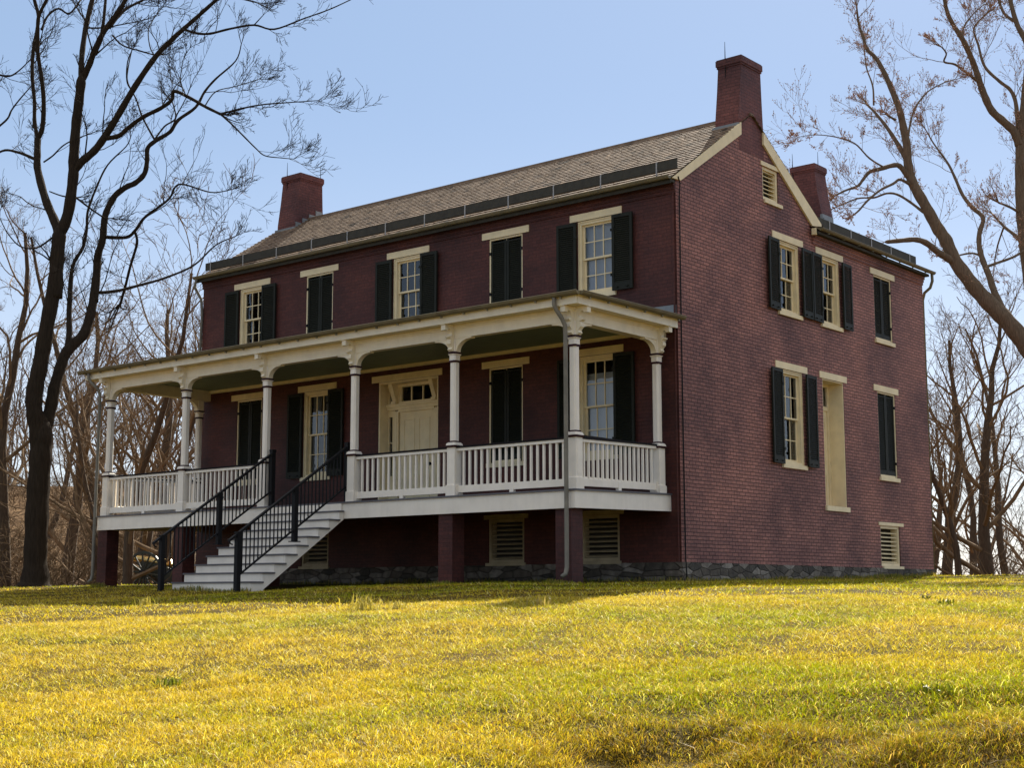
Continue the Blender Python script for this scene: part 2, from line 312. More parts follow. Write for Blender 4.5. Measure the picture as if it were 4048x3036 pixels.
panel(mb, fF, L0, 0, ZB, ZT, fw1+fw2+fv)
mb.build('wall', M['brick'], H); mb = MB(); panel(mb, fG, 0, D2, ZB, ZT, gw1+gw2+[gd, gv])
RZ = lambda y: min(7.70+.66*y, 9.80-.61*(y-3.2))
ys = [0, 2.65, 3.2, 3.68, 3.76, 4.40, MD]
# upper gable with the attic opening
def gz_top(y): return RZ(y)
for a, b in ((0, 2.65), (2.65, 3.2), (3.2, 3.68), (4.40, 6.2)):
    mb.quad((0,a,ZT), (0,b,ZT), (0,b,gz_top(b)), (0,a,gz_top(a)))
mb.quad((0,3.68,ZT), (0,4.40,ZT), (0,4.40,7.95), (0,3.68,7.95)); mb.quad((0,3.68,8.74), (0,4.40,8.74), (0,4.40,gz_top(4.40)), (0,3.68,gz_top(3.68)))
a, b, c, d = av
mb.quad((0,a,c),(0,a,d),(-WT,a,d),(-WT,a,c)); mb.quad((0,b,d),(0,b,c),(-WT,b,c),(-WT,b,d)); mb.quad((0,a,d),(0,b,d),(-WT,b,d),(-WT,a,d)); mb.quad((0,b,c),(0,a,c),(-WT,a,c),(-WT,b,c))
# hidden sides: left gable, backs, ell end
mb.add([(L0,0,ZB),(L0,MD,ZB),(L0,MD,ZT),(L0,3.2,9.8),(L0,0,ZT)], [(0,4,3,2,1)])
mb.quad((L0,MD,ZB),(-6.4,MD,ZB),(-6.4,MD,ZT),(L0,MD,ZT)); mb.quad((-6.4,MD,ZB),(-6.4,D2,ZB),(-6.4,D2,ZT),(-6.4,MD,ZT))
mb.add([(-6.4,D2,ZB),(0,D2,ZB),(0,D2,ZT),(-3.2,D2,9.78),(-6.4,D2,ZT)], [(0,4,3,2,1)])
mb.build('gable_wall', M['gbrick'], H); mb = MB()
# corbelled courses under the eaves
for k, (z0, z1, o) in enumerate([(7.30,7.375,.03),(7.375,7.45,.055),(7.45,7.55,.085)]):
    mb.box(L0, -.002, -o, .02, z0, z1)
mb.build('corbel_course', M['brick'], H); mb = MB()
for k, (z0, z1, o) in enumerate([(7.30,7.375,.03),(7.375,7.45,.055),(7.45,7.55,.085)]): mb.box(-.02, o, 6.0, D2-.002, z0, z1)
mb.build('corbel_course', M['gbrick'], H)
# inner dark lining so that rooms stay closed and dark
mb = MB(); mb.box(L0+.4, -.42, .42, MD-.3, ZB, 7.6); mb.box(-6.0, -.42, MD-.2, D2-.4, ZB, 7.6); mb.f = [f[::-1] for f in mb.f]
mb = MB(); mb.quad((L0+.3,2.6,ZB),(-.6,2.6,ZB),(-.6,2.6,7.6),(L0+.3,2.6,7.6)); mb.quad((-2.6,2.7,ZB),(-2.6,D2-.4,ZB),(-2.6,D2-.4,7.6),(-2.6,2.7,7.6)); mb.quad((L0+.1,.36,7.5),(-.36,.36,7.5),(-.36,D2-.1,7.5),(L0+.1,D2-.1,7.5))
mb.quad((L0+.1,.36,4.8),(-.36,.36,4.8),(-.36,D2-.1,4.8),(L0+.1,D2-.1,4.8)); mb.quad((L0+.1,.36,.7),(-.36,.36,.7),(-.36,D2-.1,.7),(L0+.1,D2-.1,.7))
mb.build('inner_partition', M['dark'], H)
mb = MB(); mb.box(L0-.02, .035, -.035, .3, -1.5, ZB); mb.box(-.3, .036, .3, D2+.03, -1.5, ZB-.001); mb.box(L0-.02, L0+.3, .3, MD, -1.5, ZB); mb.box(L0, -6.4, MD-.3, MD+.02, -1.5, ZB-.001)
mb.build('foundation', M['stone'], H)
# ----- windows -----
def shutter(name, fr, hinge, sgn, wl, z0, z1, o_h, o_e, parent, dogs=True):
    """louvred leaf: hinged at u=hinge, running to hinge+sgn*wl, offset o_h at the hinge and o_e at the outer edge"""
    mb = MB(); th = .042; st = .062
    def P(a, z, o): u = hinge+sgn*a; return fr(u, z, o_h+(o_e-o_h)*a/wl+o)
    def bx(a0, a1, c0, c1, p0, p1):
        mb.hexa([P(a0,c0,p1),P(a1,c0,p1),P(a1,c0,p0),P(a0,c0,p0),P(a0,c1,p1),P(a1,c1,p1),P(a1,c1,p0),P(a0,c1,p0)])
    bx(0, st, z0, z1, 0, th); bx(wl-st, wl, z0, z1, 0, th); bx(st, wl-st, z1-.075, z1, .002, th-.002); bx(st, wl-st, z0, z0+.165, .002, th-.002)
    z = z0+.175
    while z < z1-.08:
        mb.add([P(st,z,th-.004),P(wl-st,z,th-.004),P(wl-st,z+.046,.006),P(st,z+.046,.006),P(st,z-.008,th-.010),P(wl-st,z-.008,th-.010),P(wl-st,z+.038,.0),P(st,z+.038,.0)],[(0,1,2,3),(7,6,5,4),(0,4,5,1)])
        z += .046
    if dogs:
        bx(.10, .16, z0+.05, z0+.075, th, th+.03); bx(wl-.16, wl-.10, z0+.05, z0+.075, th, th+.03)
        bx(-.03, .05, z1-.36, z1-.30, th-.01, th+.012); bx(-.03, .05, z0+.32, z0+.38, th-.01, th+.012)
    return mb.build(name, M['shutter'], parent)
def window(fr, op, lint, opened, curtain=None, lh=.163, tilt=(0, 0)):
    u0, u1, z0, z1 = op; mb = MB(); c = .085; rec = .10
    # casing, set back a little from the brick face
    B = lambda *k: mb.fbox(fr, *k)
    B(u0, u0+c, z0, z1, -rec-.10, -.035); B(u1-c, u1, z0, z1, -rec-.10, -.035); B(u0+c, u1-c, z1-c, z1, -rec-.10, -.035); B(u0+c, u1-c, z0, z0+.06, -rec-.10, -.02)
    B(u0, u0+.035, z0+.001, z1-.001, -.034, -.015); B(u1-.035, u1, z0+.001, z1-.001, -.034, -.015)
    B(u0+.034, u1-.034, z1-.036, z1-.001, -.034, -.015)
    gu0, gu1, gz0, gz1 = u0+c, u1-c, z0+.06, z1-c; zm = (gz0+gz1)/2; sw = .045
    for za, zb, o in ((zm-.02, gz1, -rec), (gz0, zm+.02, -rec-.045)):
        B(gu0, gu0+sw, za, zb, o-.04, o); B(gu1-sw, gu1, za, zb, o-.04, o); B(gu0+sw, gu1-sw, zb-.042, zb, o-.039, o-.001); B(gu0+sw, gu1-sw, za, za+(.07 if za == gz0 else .042), o-.039, o-.001)
        for k in (1, 2):
            x = gu0+sw+(gu1-gu0-2*sw)*k/3; B(x-.011, x+.011, za+.03, zb-.03, o-.035, o-.006)
        zz = (za+zb)/2; B(gu0+sw, gu1-sw, zz-.011, zz+.011, o-.036, o-.007)
    wn = mb.build('window', M['cream'], H)
    g = MB()
    for za, zb, o in ((zm, gz1-.02, -rec-.022), (gz0+.03, zm, -rec-.067)):
        g.quad(fr(gu0+.02, za, o), fr(gu1-.02, za, o), fr(gu1-.02, zb, o), fr(gu0+.02, zb, o))
    g.build('pane', M['glass'], wn)
    l = MB(); l.fbox(fr, lint[0], lint[1], z1+.004, z1+lh, -.12, .022); l.build('lintel', M['cream'], wn)
    s = MB(); s.fbox(fr, u0-.045, u1+.045, z0-.10, z0-.003, -.14, .055); s.build('sill', M['cream'], wn)
    wl = (u1-u0)/2+.02
    if opened:
        shutter('shutter', fr, u0-.005, -1, wl, z0-.02, z1-.03, .03, .06+tilt[0], wn); shutter('shutter', fr, u1+.005, 1, wl, z0-.02, z1-.03, .075, .05+tilt[1], wn)
    else:
        wl = (u1-u0)/2-.035
        shutter('shutter', fr, u0+.03, 1, wl, z0+.01, z1-.04, -.075, -.075, wn, False); shutter('shutter', fr, u1-.03, -1, wl, z0+.01, z1-.04, -.075, -.075, wn, False)
        h = MB()
        for uu in (u0+.02, u1-.02):
            for zz in (z0+.35, z1-.38): h.fbox(fr, uu-.03, uu+.03, zz, zz+.07, -.03, -.006)
        h.build('hinge', M['iron'], wn)
    if curtain == 'blind':
        k = MB(); n = 10; top = z1-.42
        k.fbox(fr, u0+.05, u1-.05, z0+.02, z1-.36 if z1 < 5 else z1-.05, -.26, -.245); k.build('blind', M['shade'], wn)
    if curtain == 'lace':
        for s_, a0 in ((1, u0+.10), (-1, u1-.10)):
            k = MB(); prev = None; rows = []
            for i in range(9):
                row = []
                for j in range(10):
                    t = j/9; zz = z0+.05+(z1-z0-.15)*t; wdt = .20+.22*abs(t-.35)
                    row.append(fr(a0+s_*wdt*i/8, zz, -.24+.02*math.sin(i*2.4)))
                rows.append(row)
            vs = [p for r_ in rows for p in r_]
            k.add(vs, [(i*10+j, (i+1)*10+j, (i+1)*10+j+1, i*10+j+1) for i in range(8) for j in range(9)]); k.build('curtain', M['cloth'], wn)
    return wn
lf = [(-14.313,-12.846),(-11.665,-10.24),None,(-5.39,-3.985),(-2.804,-1.392)]
for op, ln, o_, cu in zip(fw1, lf, (False, True, None, False, True), (None, 'lace', None, None, 'blind')):
    if ln: window(fF, op, ln, o_, cu)
for op, ln, o_, cu in zip(fw2, lf[:2]+[(-8.506,-7.084)]+lf[3:], (True, False, True, False, True), (None, None, None, None, 'blind')): window(fF, op, ln, o_, cu)
for op, ln, o_ in zip(gw2, [(4.044,5.499),(6.151,7.563),(9.078,10.507)], (True, True, False)): window(fG, op, ln, o_)
for op, ln, o_ in zip(gw1, [(4.039,5.529),(9.057,10.475)], (True, False)): window(fG, op, ln, o_)
# ----- front door -----
u0, u1, z0, z1 = fw1[2]; mb = MB(); B = lambda *k: mb.fbox(fF, *k); d = -.33
B(u0, u0+.045, z0, z1, -.34, -.01); B(u1-.045, u1, z0, z1, -.34, -.01); B(u0+.045, u1-.045, z1-.05, z1, -.34, -.012)   # jamb lining
B(u0+.045, u1-.045, z1-.12, z1-.05, d-.06, d+.06)
for a, b in ((-8.50,-8.35), (-7.17,-7.02)):
    B(a, b, z0, 3.33, d-.06, d+.05); B(a-.02, b+.02, z0, z0+.2, d-.06, d+.07); B(a+.04, b-.04, 1.3, 3.15, d+.05, d+.062)
for a, b in ((-8.705,-8.68), (-8.57,-8.50), (-7.02,-6.95), (-6.84,-6.815)): B(a, b, z0, z1-.12, d-.05, d+.02)
for a, b in ((-8.68,-8.57), (-6.95,-6.84)):
    B(a, b, z0, 1.75, d-.05, d+.015); B(a, b, 2.55, 2.575, d-.03, d+.005); B(a, b, 3.2, 3.54, d-.05, d+.02)
B(-8.705, -6.815, 3.36, 3.44, d-.06, d+.075); B(-8.705, -6.815, 3.44, 3.50, d-.06, d+.11); B(-8.35, -7.17, 3.50, 3.56, d-.05, d+.03); B(-8.35, -7.17, 3.93, 3.99, d-.05, d+.03); B(-8.35, -7.17, 3.30, 3.36, d-.06, d+.05)
for x in (-8.35, -8.30, -7.22, -7.17): B(x-.03, x+.03, 3.56, 3.93, d-.05, d+.025)
for x in (-7.95, -7.57): B(x-.014, x+.014, 3.56, 3.93, d-.04, d+.01)
for x in (-8.425, -7.095):         # slanting console brackets over the pilasters
    mb.prism([fF(x-.06,3.50,d+.02), fF(x-.06,3.50,d+.10), fF(x-.06,3.60,d+.13), fF(x-.06,3.96,d+.27), fF(x-.06,3.985,d+.27), fF(x-.06,3.985,d+.02)], (.12,0,0)); B(x-.075, x+.075, 3.50, 3.57, d+.0, d+.16)
dr = mb.build('front_door', M['cream'], H)
mb = MB(); B = lambda *k: mb.fbox(fF, *k); B(-8.33, -7.20, z0, 3.30, d-.05, d)
for a, b in ((-8.20,-7.83), (-7.70,-7.33)):
    for c, e in ((1.15,1.75), (2.0,3.12)):
        B(a, b, c, c+.03, d, d+.012); B(a, b, e-.03, e, d, d+.012); B(a, a+.03, c, e, d, d+.0125); B(b-.03, b, c, e, d, d+.0125)
mb.build('door_leaf', M['cream'], dr)
mb = MB(); mb.tube([fF(-7.28,1.98,d), fF(-7.28,1.98,d+.03), fF(-7.28,1.98,d+.05), fF(-7.28,1.98,d+.08)], [.02,.02,.045,.03], 8); mb.build('door_knob', M['iron'], dr)
g = MB(); g.quad(fF(-8.35,3.56,d-.02), fF(-7.17,3.56,d-.02), fF(-7.17,3.93,d-.02), fF(-8.35,3.93,d-.02))
for a, b in ((-8.68,-8.57), (-6.95,-6.84)):
    g.quad(fF(a,1.75,d-.02), fF(b,1.75,d-.02), fF(b,3.2,d-.02), fF(a,3.2,d-.02)); g.quad(fF(a,3.54,d-.02), fF(b,3.54,d-.02), fF(b,3.95,d-.02), fF(a,3.95,d-.02))
g.build('pane', M['glass'], dr)
l = MB(); l.fbox(fF, -8.974, -6.641, z1+.004, z1+.163, -.12, .022); l.build('lintel', M['cream'], dr)
# ----- side door in its deep reveal -----
u0, u1, z0, z1 = gd; mb = MB(); B = lambda *k: mb.fbox(fG, *k); d = -.42
B(u0, u0+.03, z0, z1, -.5, -.01); B(u1-.03, u1, z0, z1, -.5, -.01); B(u0+.03, u1-.03, z1-.03, z1, -.5, -.012); B(u0+.03, u1-.03, z1-.10, z1-.03, d-.05, d+.03)
B(u0+.03, u0+.10, z0, z1-.1, d-.05, d+.02); B(u1-.10, u1-.03, z0, z1-.1, d-.05, d+.02); B(u0+.1, u1-.1, 3.36, 3.46, d-.05, d+.03); B(u0+.48, u0+.51, 3.46, 3.94, d-.03, d+.01)
sdoor = mb.build('side_door', M['cream'], H)
mb = MB(); B(u0+.1, u1-.1, z0, 3.36, d-.06, d-.01)
for a, b in ((u0+.2, u0+.5), (u0+.6, u1-.2)):
    for c, e in ((1.15,1.8), (2.0,3.2)): B(a, b, c, c+.03, d-.01, d+.004); B(a, b, e-.03, e, d-.01, d+.004); B(a, a+.03, c, e, d-.01, d+.005); B(b-.03, b, c, e, d-.01, d+.005)
mb.build('door_leaf', M['cream'], sdoor)
g = MB(); g.quad(fG(u0+.1,3.46,d-.02), fG(u1-.1,3.46,d-.02), fG(u1-.1,3.94,d-.02), fG(u0+.1,3.94,d-.02)); g.build('pane', M['glass'], sdoor)
l = MB(); l.fbox(fG, 6.155, 7.55, z1+.004, z1+.163, -.12, .022); l.build('lintel', M['cream'], sdoor)
s = MB(); s.fbox(fG, 6.27, 7.46, z0-.12, z0-.003, -.5, .05); s.build('sill', M['cream'], sdoor)
# ----- louvred cellar and attic vents -----
def vent(fr, op, lint, sill, lh=.10, pitch=.105, sh=.07):
    u0, u1, z0, z1 = op; mb = MB(); B = lambda *k: mb.fbox(fr, *k); c = .07
    B(u0, u0+c, z0, z1, -.22, -.03); B(u1-c, u1, z0, z1, -.22, -.03); B(u0+c, u1-c, z1-c, z1, -.22, -.03); B(u0+c, u1-c, z0, z0+c, -.22, -.03)
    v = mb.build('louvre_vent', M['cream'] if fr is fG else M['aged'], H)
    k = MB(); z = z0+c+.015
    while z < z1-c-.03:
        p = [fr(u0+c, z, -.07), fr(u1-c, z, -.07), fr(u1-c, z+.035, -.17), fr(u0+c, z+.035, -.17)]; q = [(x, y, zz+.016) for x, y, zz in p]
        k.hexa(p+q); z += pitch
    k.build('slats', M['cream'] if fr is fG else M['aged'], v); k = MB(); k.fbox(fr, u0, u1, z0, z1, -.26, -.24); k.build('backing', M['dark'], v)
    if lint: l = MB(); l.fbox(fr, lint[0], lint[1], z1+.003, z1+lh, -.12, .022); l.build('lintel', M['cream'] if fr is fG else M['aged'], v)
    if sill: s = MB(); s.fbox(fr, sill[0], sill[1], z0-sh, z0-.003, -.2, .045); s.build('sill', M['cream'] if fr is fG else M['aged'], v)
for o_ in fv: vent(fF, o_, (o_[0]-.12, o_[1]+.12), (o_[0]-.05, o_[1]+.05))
vent(fG, gv, (9.06, 10.484), (9.22, 10.375), .085); vent(fG, av, (3.605, 4.437), (3.71, 4.53), .10, .10, .085)
# ----- shingle roofs -----
def shingles(mb, O, A, U, N, la, lu, exp=.158, clip=None):
    O, A, U, N = map(Vector, (O, A, U, N)); rows = int(lu/exp)
    for r in range(rows+1):
        s0 = r*exp-.05; s1 = min(s0+exp*1.03, lu+.006); x = -random.random()*.1
        while x < la:
            wd = random.uniform(.09,.20); a0 = max(0, x); a1 = min(la, x+wd-.004); x += wd
            if a1-a0 < .02 or s1 <= s0: continue
            j = random.uniform(-.004,.004); t = random.gauss(.55,.13)
            if random.random() < .035: t = random.uniform(0,.2)
            hb = .023+random.uniform(-.002,.004); p = [O+A*a0+U*(s0+j)+N*hb, O+A*a1+U*(s0+j)+N*hb, O+A*a1+U*s1+N*.001, O+A*a0+U*s1+N*.001]
            q = [p[0]-N*.024, p[1]-N*.024]
            mb.add(p+q, [(0,1,2,3), (4,5,1,0)], min(1, max(0, t)))
mb = MB()
su = math.hypot(1, .66); U = (0, 1/su, .66/su); N = (0, -.66/su, 1/su)
shingles(mb, (L0-.06, -.24, 7.73-.24*.66), (1,0,0), U, N, -L0+.11, 3.44*su)
s2 = math.hypot(1, .61); U2 = (0, -1/s2, .61/s2); N2 = (0, .61/s2, 1/s2)
shingles(mb, (.05, 6.55, 9.84-.61*3.35), (-1,0,0), U2, N2, -L0+.11, 3.35*s2)
s3 = math.hypot(1, .65); U3 = (-1/s3, 0, .65/s3); N3 = (.65/s3, 0, 1/s3)
shingles(mb, (.22, 5.95, 9.84-.65*3.42), (0,1,0), U3, N3, D2+.06-5.95, 3.42*s3)
# sheathing and the hidden west slope of the ell
mb.add([(L0-.05,-.24,7.565),(.045,-.24,7.565),(.045,3.2,9.835),(L0-.05,3.2,9.835),(.045,6.55,7.79),(L0-.05,6.55,7.79)], [(0,1,2,3),(3,2,4,5)], .2)
mb.add([(.21,5.95,7.61),(.21,D2+.05,7.61),(-3.2,D2+.05,9.83),(-3.2,5.0,9.83),(-6.6,D2+.05,7.6),(-6.6,5.0,7.6)], [(0,1,2,3),(3,2,4,5)], .3)
mb.box(L0-.05, .04, 3.13, 3.29, 9.80, 9.862, .45)
mb.build('roof', M['shake'], H)
# rake boards
mb = MB()
mb.prism([(0.003,-.20,7.575),(0.003,.14,7.59),(0.003,2.70,9.24),(0.003,2.70,9.53)], (.047,0,0)); mb.prism([(0.003,3.70,9.53),(0.003,3.70,9.24),(0.003,5.97,7.74),(0.003,6.42,7.81),(0.003,6.42,7.87)], (.047,0,0))
mb.build('rake_board', M['cream'], H)
mb = MB(); mb.box(.06, .16, 5.88, 5.96, 7.50, 7.66); mb.build('eave_return', M['cream'], H)
# chimneys
def chimney(x0, x1, y0, y1, zb, taper_x=0, taper_y=.17, flip=False, rods=()):
    mb = MB(); xa, xb = x0+taper_x, x1-(taper_x if flip else 0); ya, yb = y0+taper_y, y1-taper_y*.38; zt = 10.96; zs = 9.62
    if taper_x: ya, yb = y0, y1
    lv = [(x0,x1,y0,y1,zb), (x0,x1,y0,y1,zs), (x0+(xa-x0)*.7, x1-(x1-xb)*.7, y0+(ya-y0)*.62, y1-(y1-yb)*.62, zs+.75), (xa,xb,ya,yb,zt)]
    for (a, b, c, d, z), (a2, b2, c2, d2, z2) in zip(lv[:-1], lv[1:]):
        mb.add([(a,c,z),(b,c,z),(b,d,z),(a,d,z),(a2,c2,z2),(b2,c2,z2),(b2,d2,z2),(a2,d2,z2)], [(0,1,5,4),(1,2,6,5),(2,3,7,6),(3,0,4,7)])
    ch = mb.build('chimney', M['cbrick'], H)
    c = MB(); c.box(xa-.022, xb+.022, ya-.02, yb+.02, zt, zt+.05); c.box(xa-.04, xb+.04, ya-.038, yb+.038, zt+.05, zt+.19); c.box(xa-.025, xb+.025, ya-.022, yb+.022, zt+.19, zt+.215); c.build('chimney_cap', M['cbrick'], ch)
    for rx, ry in rods:
        r = MB(); r.tube([(rx,ry,zt-.3),(rx,ry,zt+.2),(rx,ry,zt+.62)], [.012,.012,.005], 5); r.build('lightning_rod', M['iron'], ch)
    return ch
ch1 = chimney(-.61, .004, 2.65, 3.76, 8.9, rods=((-.40,2.80),))
ch2 = chimney(L0, L0+.76, 2.65, 3.76, 8.9, rods=((L0+.2,2.8),(L0+.72,3.65)))
ch3 = chimney(-3.75, -2.62, 11.62, 12.29, 8.9, taper_x=.2, flip=True, rods=((-3.5,11.6),(-2.84,11.9)))
for c_, x0, x1 in ((ch1, -.65, .03), (ch2, L0-.04, L0+.80)):
    f = MB(); f.box(x0, x1, 2.58, 2.66, 9.30, 9.50)
    for k in range(4):
        y = 2.66+k*.26
        if c_ is ch2: f.box(x1-.05, x1-.02, y, y+.25, 9.40+k*.16, 9.66+k*.16)
    f.build('flashing', M['zinc'], c_)
f = MB(); f.box(-2.64,-2.56,11.55,12.2,9.2,9.62); f.box(-2.6,-2.5,11.52,11.62,9.3,9.5); f.build('flashing', M['zinc'], ch3)
# main gutters
def gutter(name, pts, r, parent, hang, dirv):
    mb = MB(); n = len(pts); k = 7
    for a, b in zip(pts[:-1], pts[1:]):
        a, b = Vector(a), Vector(b); t = (b-a).normalized(); s = t.cross(Vector((0,0,1))).normalized(); prof = [s*math.cos(math.pi*i/k)*r - Vector((0,0,1))*math.sin(math.pi*i/k)*r for i in range(k+1)]
        inn = [p*.88 for p in prof]; vs = [a+p for p in prof]+[b+p for p in prof]+[a+p for p in inn]+[b+p for p in inn]; m_ = k+1
        fs = [(i, i+1, m_+i+1, m_+i) for i in range(k)]+[(2*m_+i+1, 2*m_+i, 3*m_+i, 3*m_+i+1) for i in range(k)]+[(0, m_, 3*m_, 2*m_), (k, 2*m_+k, 3*m_+k, m_+k)]
        mb.add(vs, fs); mb.add([a]+[a+p for p in prof], [(0, i+2, i+1) for i in range(k)]); mb.add([b]+[b+p for p in prof], [(0, i+1, i+2) for i in range(k)])
        mb.tube([a+s*r, b+s*r], .012, 5); mb.tube([a-s*r, b-s*r], .012, 5)
        if hang:
            L_ = (b-a).length; q = hang*.5
            while q < L_:
                c = a+t*q; mb.add([c+p*1.10-t*.014 for p in prof]+[c+p*1.10+t*.014 for p in prof], [(i, i+1, m_+i+1, m_+i) for i in range(k)]); mb.box(c.x-.02, c.x+.02, c.y-.02, c.y+.02, c.z-r*1.5, c.z-r); q += hang
    return mb.build(name, M['gutter'], parent)
mb = MB(); mb.box(L0-.04, .02, -.235, -.06, 7.50, 7.56); mb.box(L0-.04, .03, -.236, -.21, 7.46, 7.565); mb.box(.06, .212, 5.95, D2, 7.52, 7.585); mb.build('eave_board', M['guard'], H)
gutter('gutter', [(L0-.05,-.305,7.60),(.05,-.305,7.60)], .062, H, 0, 0)
g2 = gutter('gutter', [(.275,5.93,7.65),(.275,D2+.18,7.65)], .06, H, .8, 0)
mb = MB(); mb.tube([(.27,12.35,7.60),(.27,12.36,7.40),(.20,12.36,7.22),(.03,12.36,7.10),(-.05,12.4,6.9),(-.06,12.4,-.8)], .042, 7); mb.build('downspout', M['gutter'], H, True)
mb = MB(); mb.tube([(L0+.06,-.30,7.56),(L0-.10,-.24,7.36),(L0-.02,-.06,7.02),(L0+.02,-.05,6.6),(L0-.03,-.06,5.0)], .04, 7); mb.build('downspout', M['spout'], H, True)
# snow guard boards on straps
mb = MB(); mb.box(-15.61, .035, 0, .04, 7.835, 8.045); sg = mb.build('snow_guard', M['guard'], H)
for x in [-15.38,-14.0,-12.64,-11.27,-9.94,-8.58,-7.25,-5.94,-4.60,-3.27,-1.95,-.47]:
    s = MB(); s.box(x-.016, x+.016, -.014, -.003, 7.75, 8.05); s.box(x-.022, x+.022, .0, .35, 8.046, 8.056); s.build('strap', M['strap'], sg)
mb = MB(); mb.box(0, .04, 6.27, 11.87, 7.80, 8.03); sg = mb.build('snow_guard', M['guard'], H)
for y in [6.85,8.0,9.15,10.3,11.45]:
    s = MB(); s.box(.044, .054, y-.02, y+.02, 7.77, 8.035); s.build('strap', M['strap'], sg)
# lightning conductor down the corner
mb = MB(); mb.tube([(.06,.02,7.65),(.075,.06,7.5),(.03,.10,7.25),(.022,.10,5),(.022,.10,2),(.03,.10,-.4),(.06,.10,-.9)], .014, 5); mb.build('lightning_cable', M['iron'], H)
mb = MB(); mb.tube([(-.05,-.035,7.3),(-.05,-.035,ZB)], .022, 6); mb.build('conduit', M['brick'], H)
# ---------------- porch (part of the house) ----------------
FZ = lambda y: .937+.0225*y if y > -9 else .937
PX0, PX1, PY = -15.50, -.236, -3.28
mb = MB()
mb.add([(PX0,PY-.03,.826),(PX1+.03,PY-.03,.826),(PX1+.03,0,.902),(PX0,0,.902),(PX0,PY-.03,.863),(PX1+.03,PY-.03,.863),(PX1+.03,0,.937),(PX0,0,.937)], [(0,3,2,1),(4,5,6,7),(0,1,5,4),(1,2,6,5),(2,3,7,6),(3,0,4,7)])
mb.build('porch_floor', M['tread'], H)
mb = MB(); mb.box(PX0, PX1, PY, PY+.045, .50, .828)
mb.add([(PX1-.045,PY+.045,.50),(PX1,PY+.045,.50),(PX1,-.002,.57),(PX1-.045,-.002,.57),(PX1-.045,PY+.045,.828),(PX1,PY+.045,.828),(PX1,-.002,.90),(PX1-.045,-.002,.90)], [(0,3,2,1),(4,5,6,7),(0,1,5,4),(1,2,6,5),(2,3,7,6),(3,0,4,7)])
mb.add([(PX0,PY+.045,.50),(PX0+.045,PY+.045,.50),(PX0+.045,-.002,.57),(PX0,-.002,.57),(PX0,PY+.045,.828),(PX0+.045,PY+.045,.828),(PX0+.045,-.002,.90),(PX0,-.002,.90)], [(0,3,2,1),(4,5,6,7),(0,1,5,4),(1,2,6,5),(2,3,7,6),(3,0,4,7)])
mb.build('porch_fascia', M['white'], H)
PXS = [-15.36, -12.28, -9.30, -6.40, -3.475, -.375]; CYP = -3.095
mb = MB()
for x in (PXS[0], PXS[1], PXS[2]+.1, PXS[4]-.13, PXS[5]-.2):
    p = MB(); p.box(x-.19, x+.19, -3.21, -2.85, -1.4, .50); p.build('brick_pier', M['brick'], H)
def column(cx, cy, dirs, out, half=False):
    zf = FZ(cy)-.01; m = MB(); m.box(cx-.125, cx+.125, cy-.125, cy+.125, zf, 1.085); m.ngon(cx, cy, .25, 1.085, 1.10, .01, .215); m.box(cx-.106, cx+.106, cy-.106, cy+.106, 1.10, 1.86)
    for sx, sy in ((0,-1), (1,0), (-1,0)):
        if sx: m.box(cx+sx*.106, cx+sx*.112, cy-.07, cy+.07, 1.16, 1.80)
    m.ngon(cx, cy, .27, 1.90, 1.945, .02, .25); m.ngon(cx, cy, .25, 1.945, 1.965, .02, .20)
    m.ngon(cx, cy, .160, 1.99, 3.63, .034); m.ngon(cx, cy, .178, 3.665, 3.765, .025); m.ngon(cx, cy, .178, 3.765, 3.802, .025, .225); m.box(cx-.085, cx+.085, cy-.085, cy+.085, 3.84, 4.12)
    o = m.build('column', M['white'], H)
    for w0, a0, a1, w1 in ((.265,1.86,1.90,.285), (.205,1.965,1.995,.185), (.19,3.625,3.667,.19), (.228,3.802,3.845,.21)):
        b = MB(); b.ngon(cx, cy, w0, a0, a1, .02, w1); b.build('painted_band', M['maroon'], o)
    for dx, dy in dirs:                 # arched bracket under the beam
        k = MB(); pts = [(.08,3.845),(.105,3.845)]+[(.445-.34*math.cos(t), 3.845+.245*math.sin(t)) for t in [math.pi/2*i/10 for i in range(1, 10)]]+[(.445,4.092),(.50,4.092),(.50,4.12),(.08,4.12)]
        wd = .062; P = [(cx+dx*a-dy*wd, cy+dy*a+dx*wd, z) for a, z in pts]; k.prism(P, (dy*wd*2, -dx*wd*2, 0)); k.build('arch_bracket', M['ivory'], o)
    for dx, dy in out:                  # scrolled bracket carrying the eave
        k = MB(); a0 = .08; pts = [(0,3.845),(.045,3.85),(.085,3.885),(.06,3.93),(.085,3.965),(.12,4.0),(.125,4.06),(.09,4.10),(.16,4.13),(.17,4.155),(.09,4.17),(.075,4.22),(.10,4.28),(.15,4.31),(.19,4.30),(.19,4.265),(.285,4.265),(.285,4.365),(.31,4.375),(.31,4.398),(0,4.398)]
        wd = .058; P = [(cx+dx*(a0+a)-dy*wd, cy+dy*(a0+a)+dx*wd, z) for a, z in pts]; k.prism(P, (dy*wd*2, -dx*wd*2, 0)); k.build('scroll_bracket', M['ivory'], o)
for i, x in enumerate(PXS):
    if i == 0: column(x, CYP, [(1,0),(0,1)], [(0,-1),(-1,0)])
    elif i == 5: column(x, CYP, [(-1,0),(0,1)], [(0,-1),(1,0)])
    else: column(x, CYP, [(1,0),(-1,0)], [(0,-1)])
column(PXS[5], -.26, [(0,-1)], [(1,0)]); column(PXS[0], -.26, [(0,-1)], [(-1,0)])
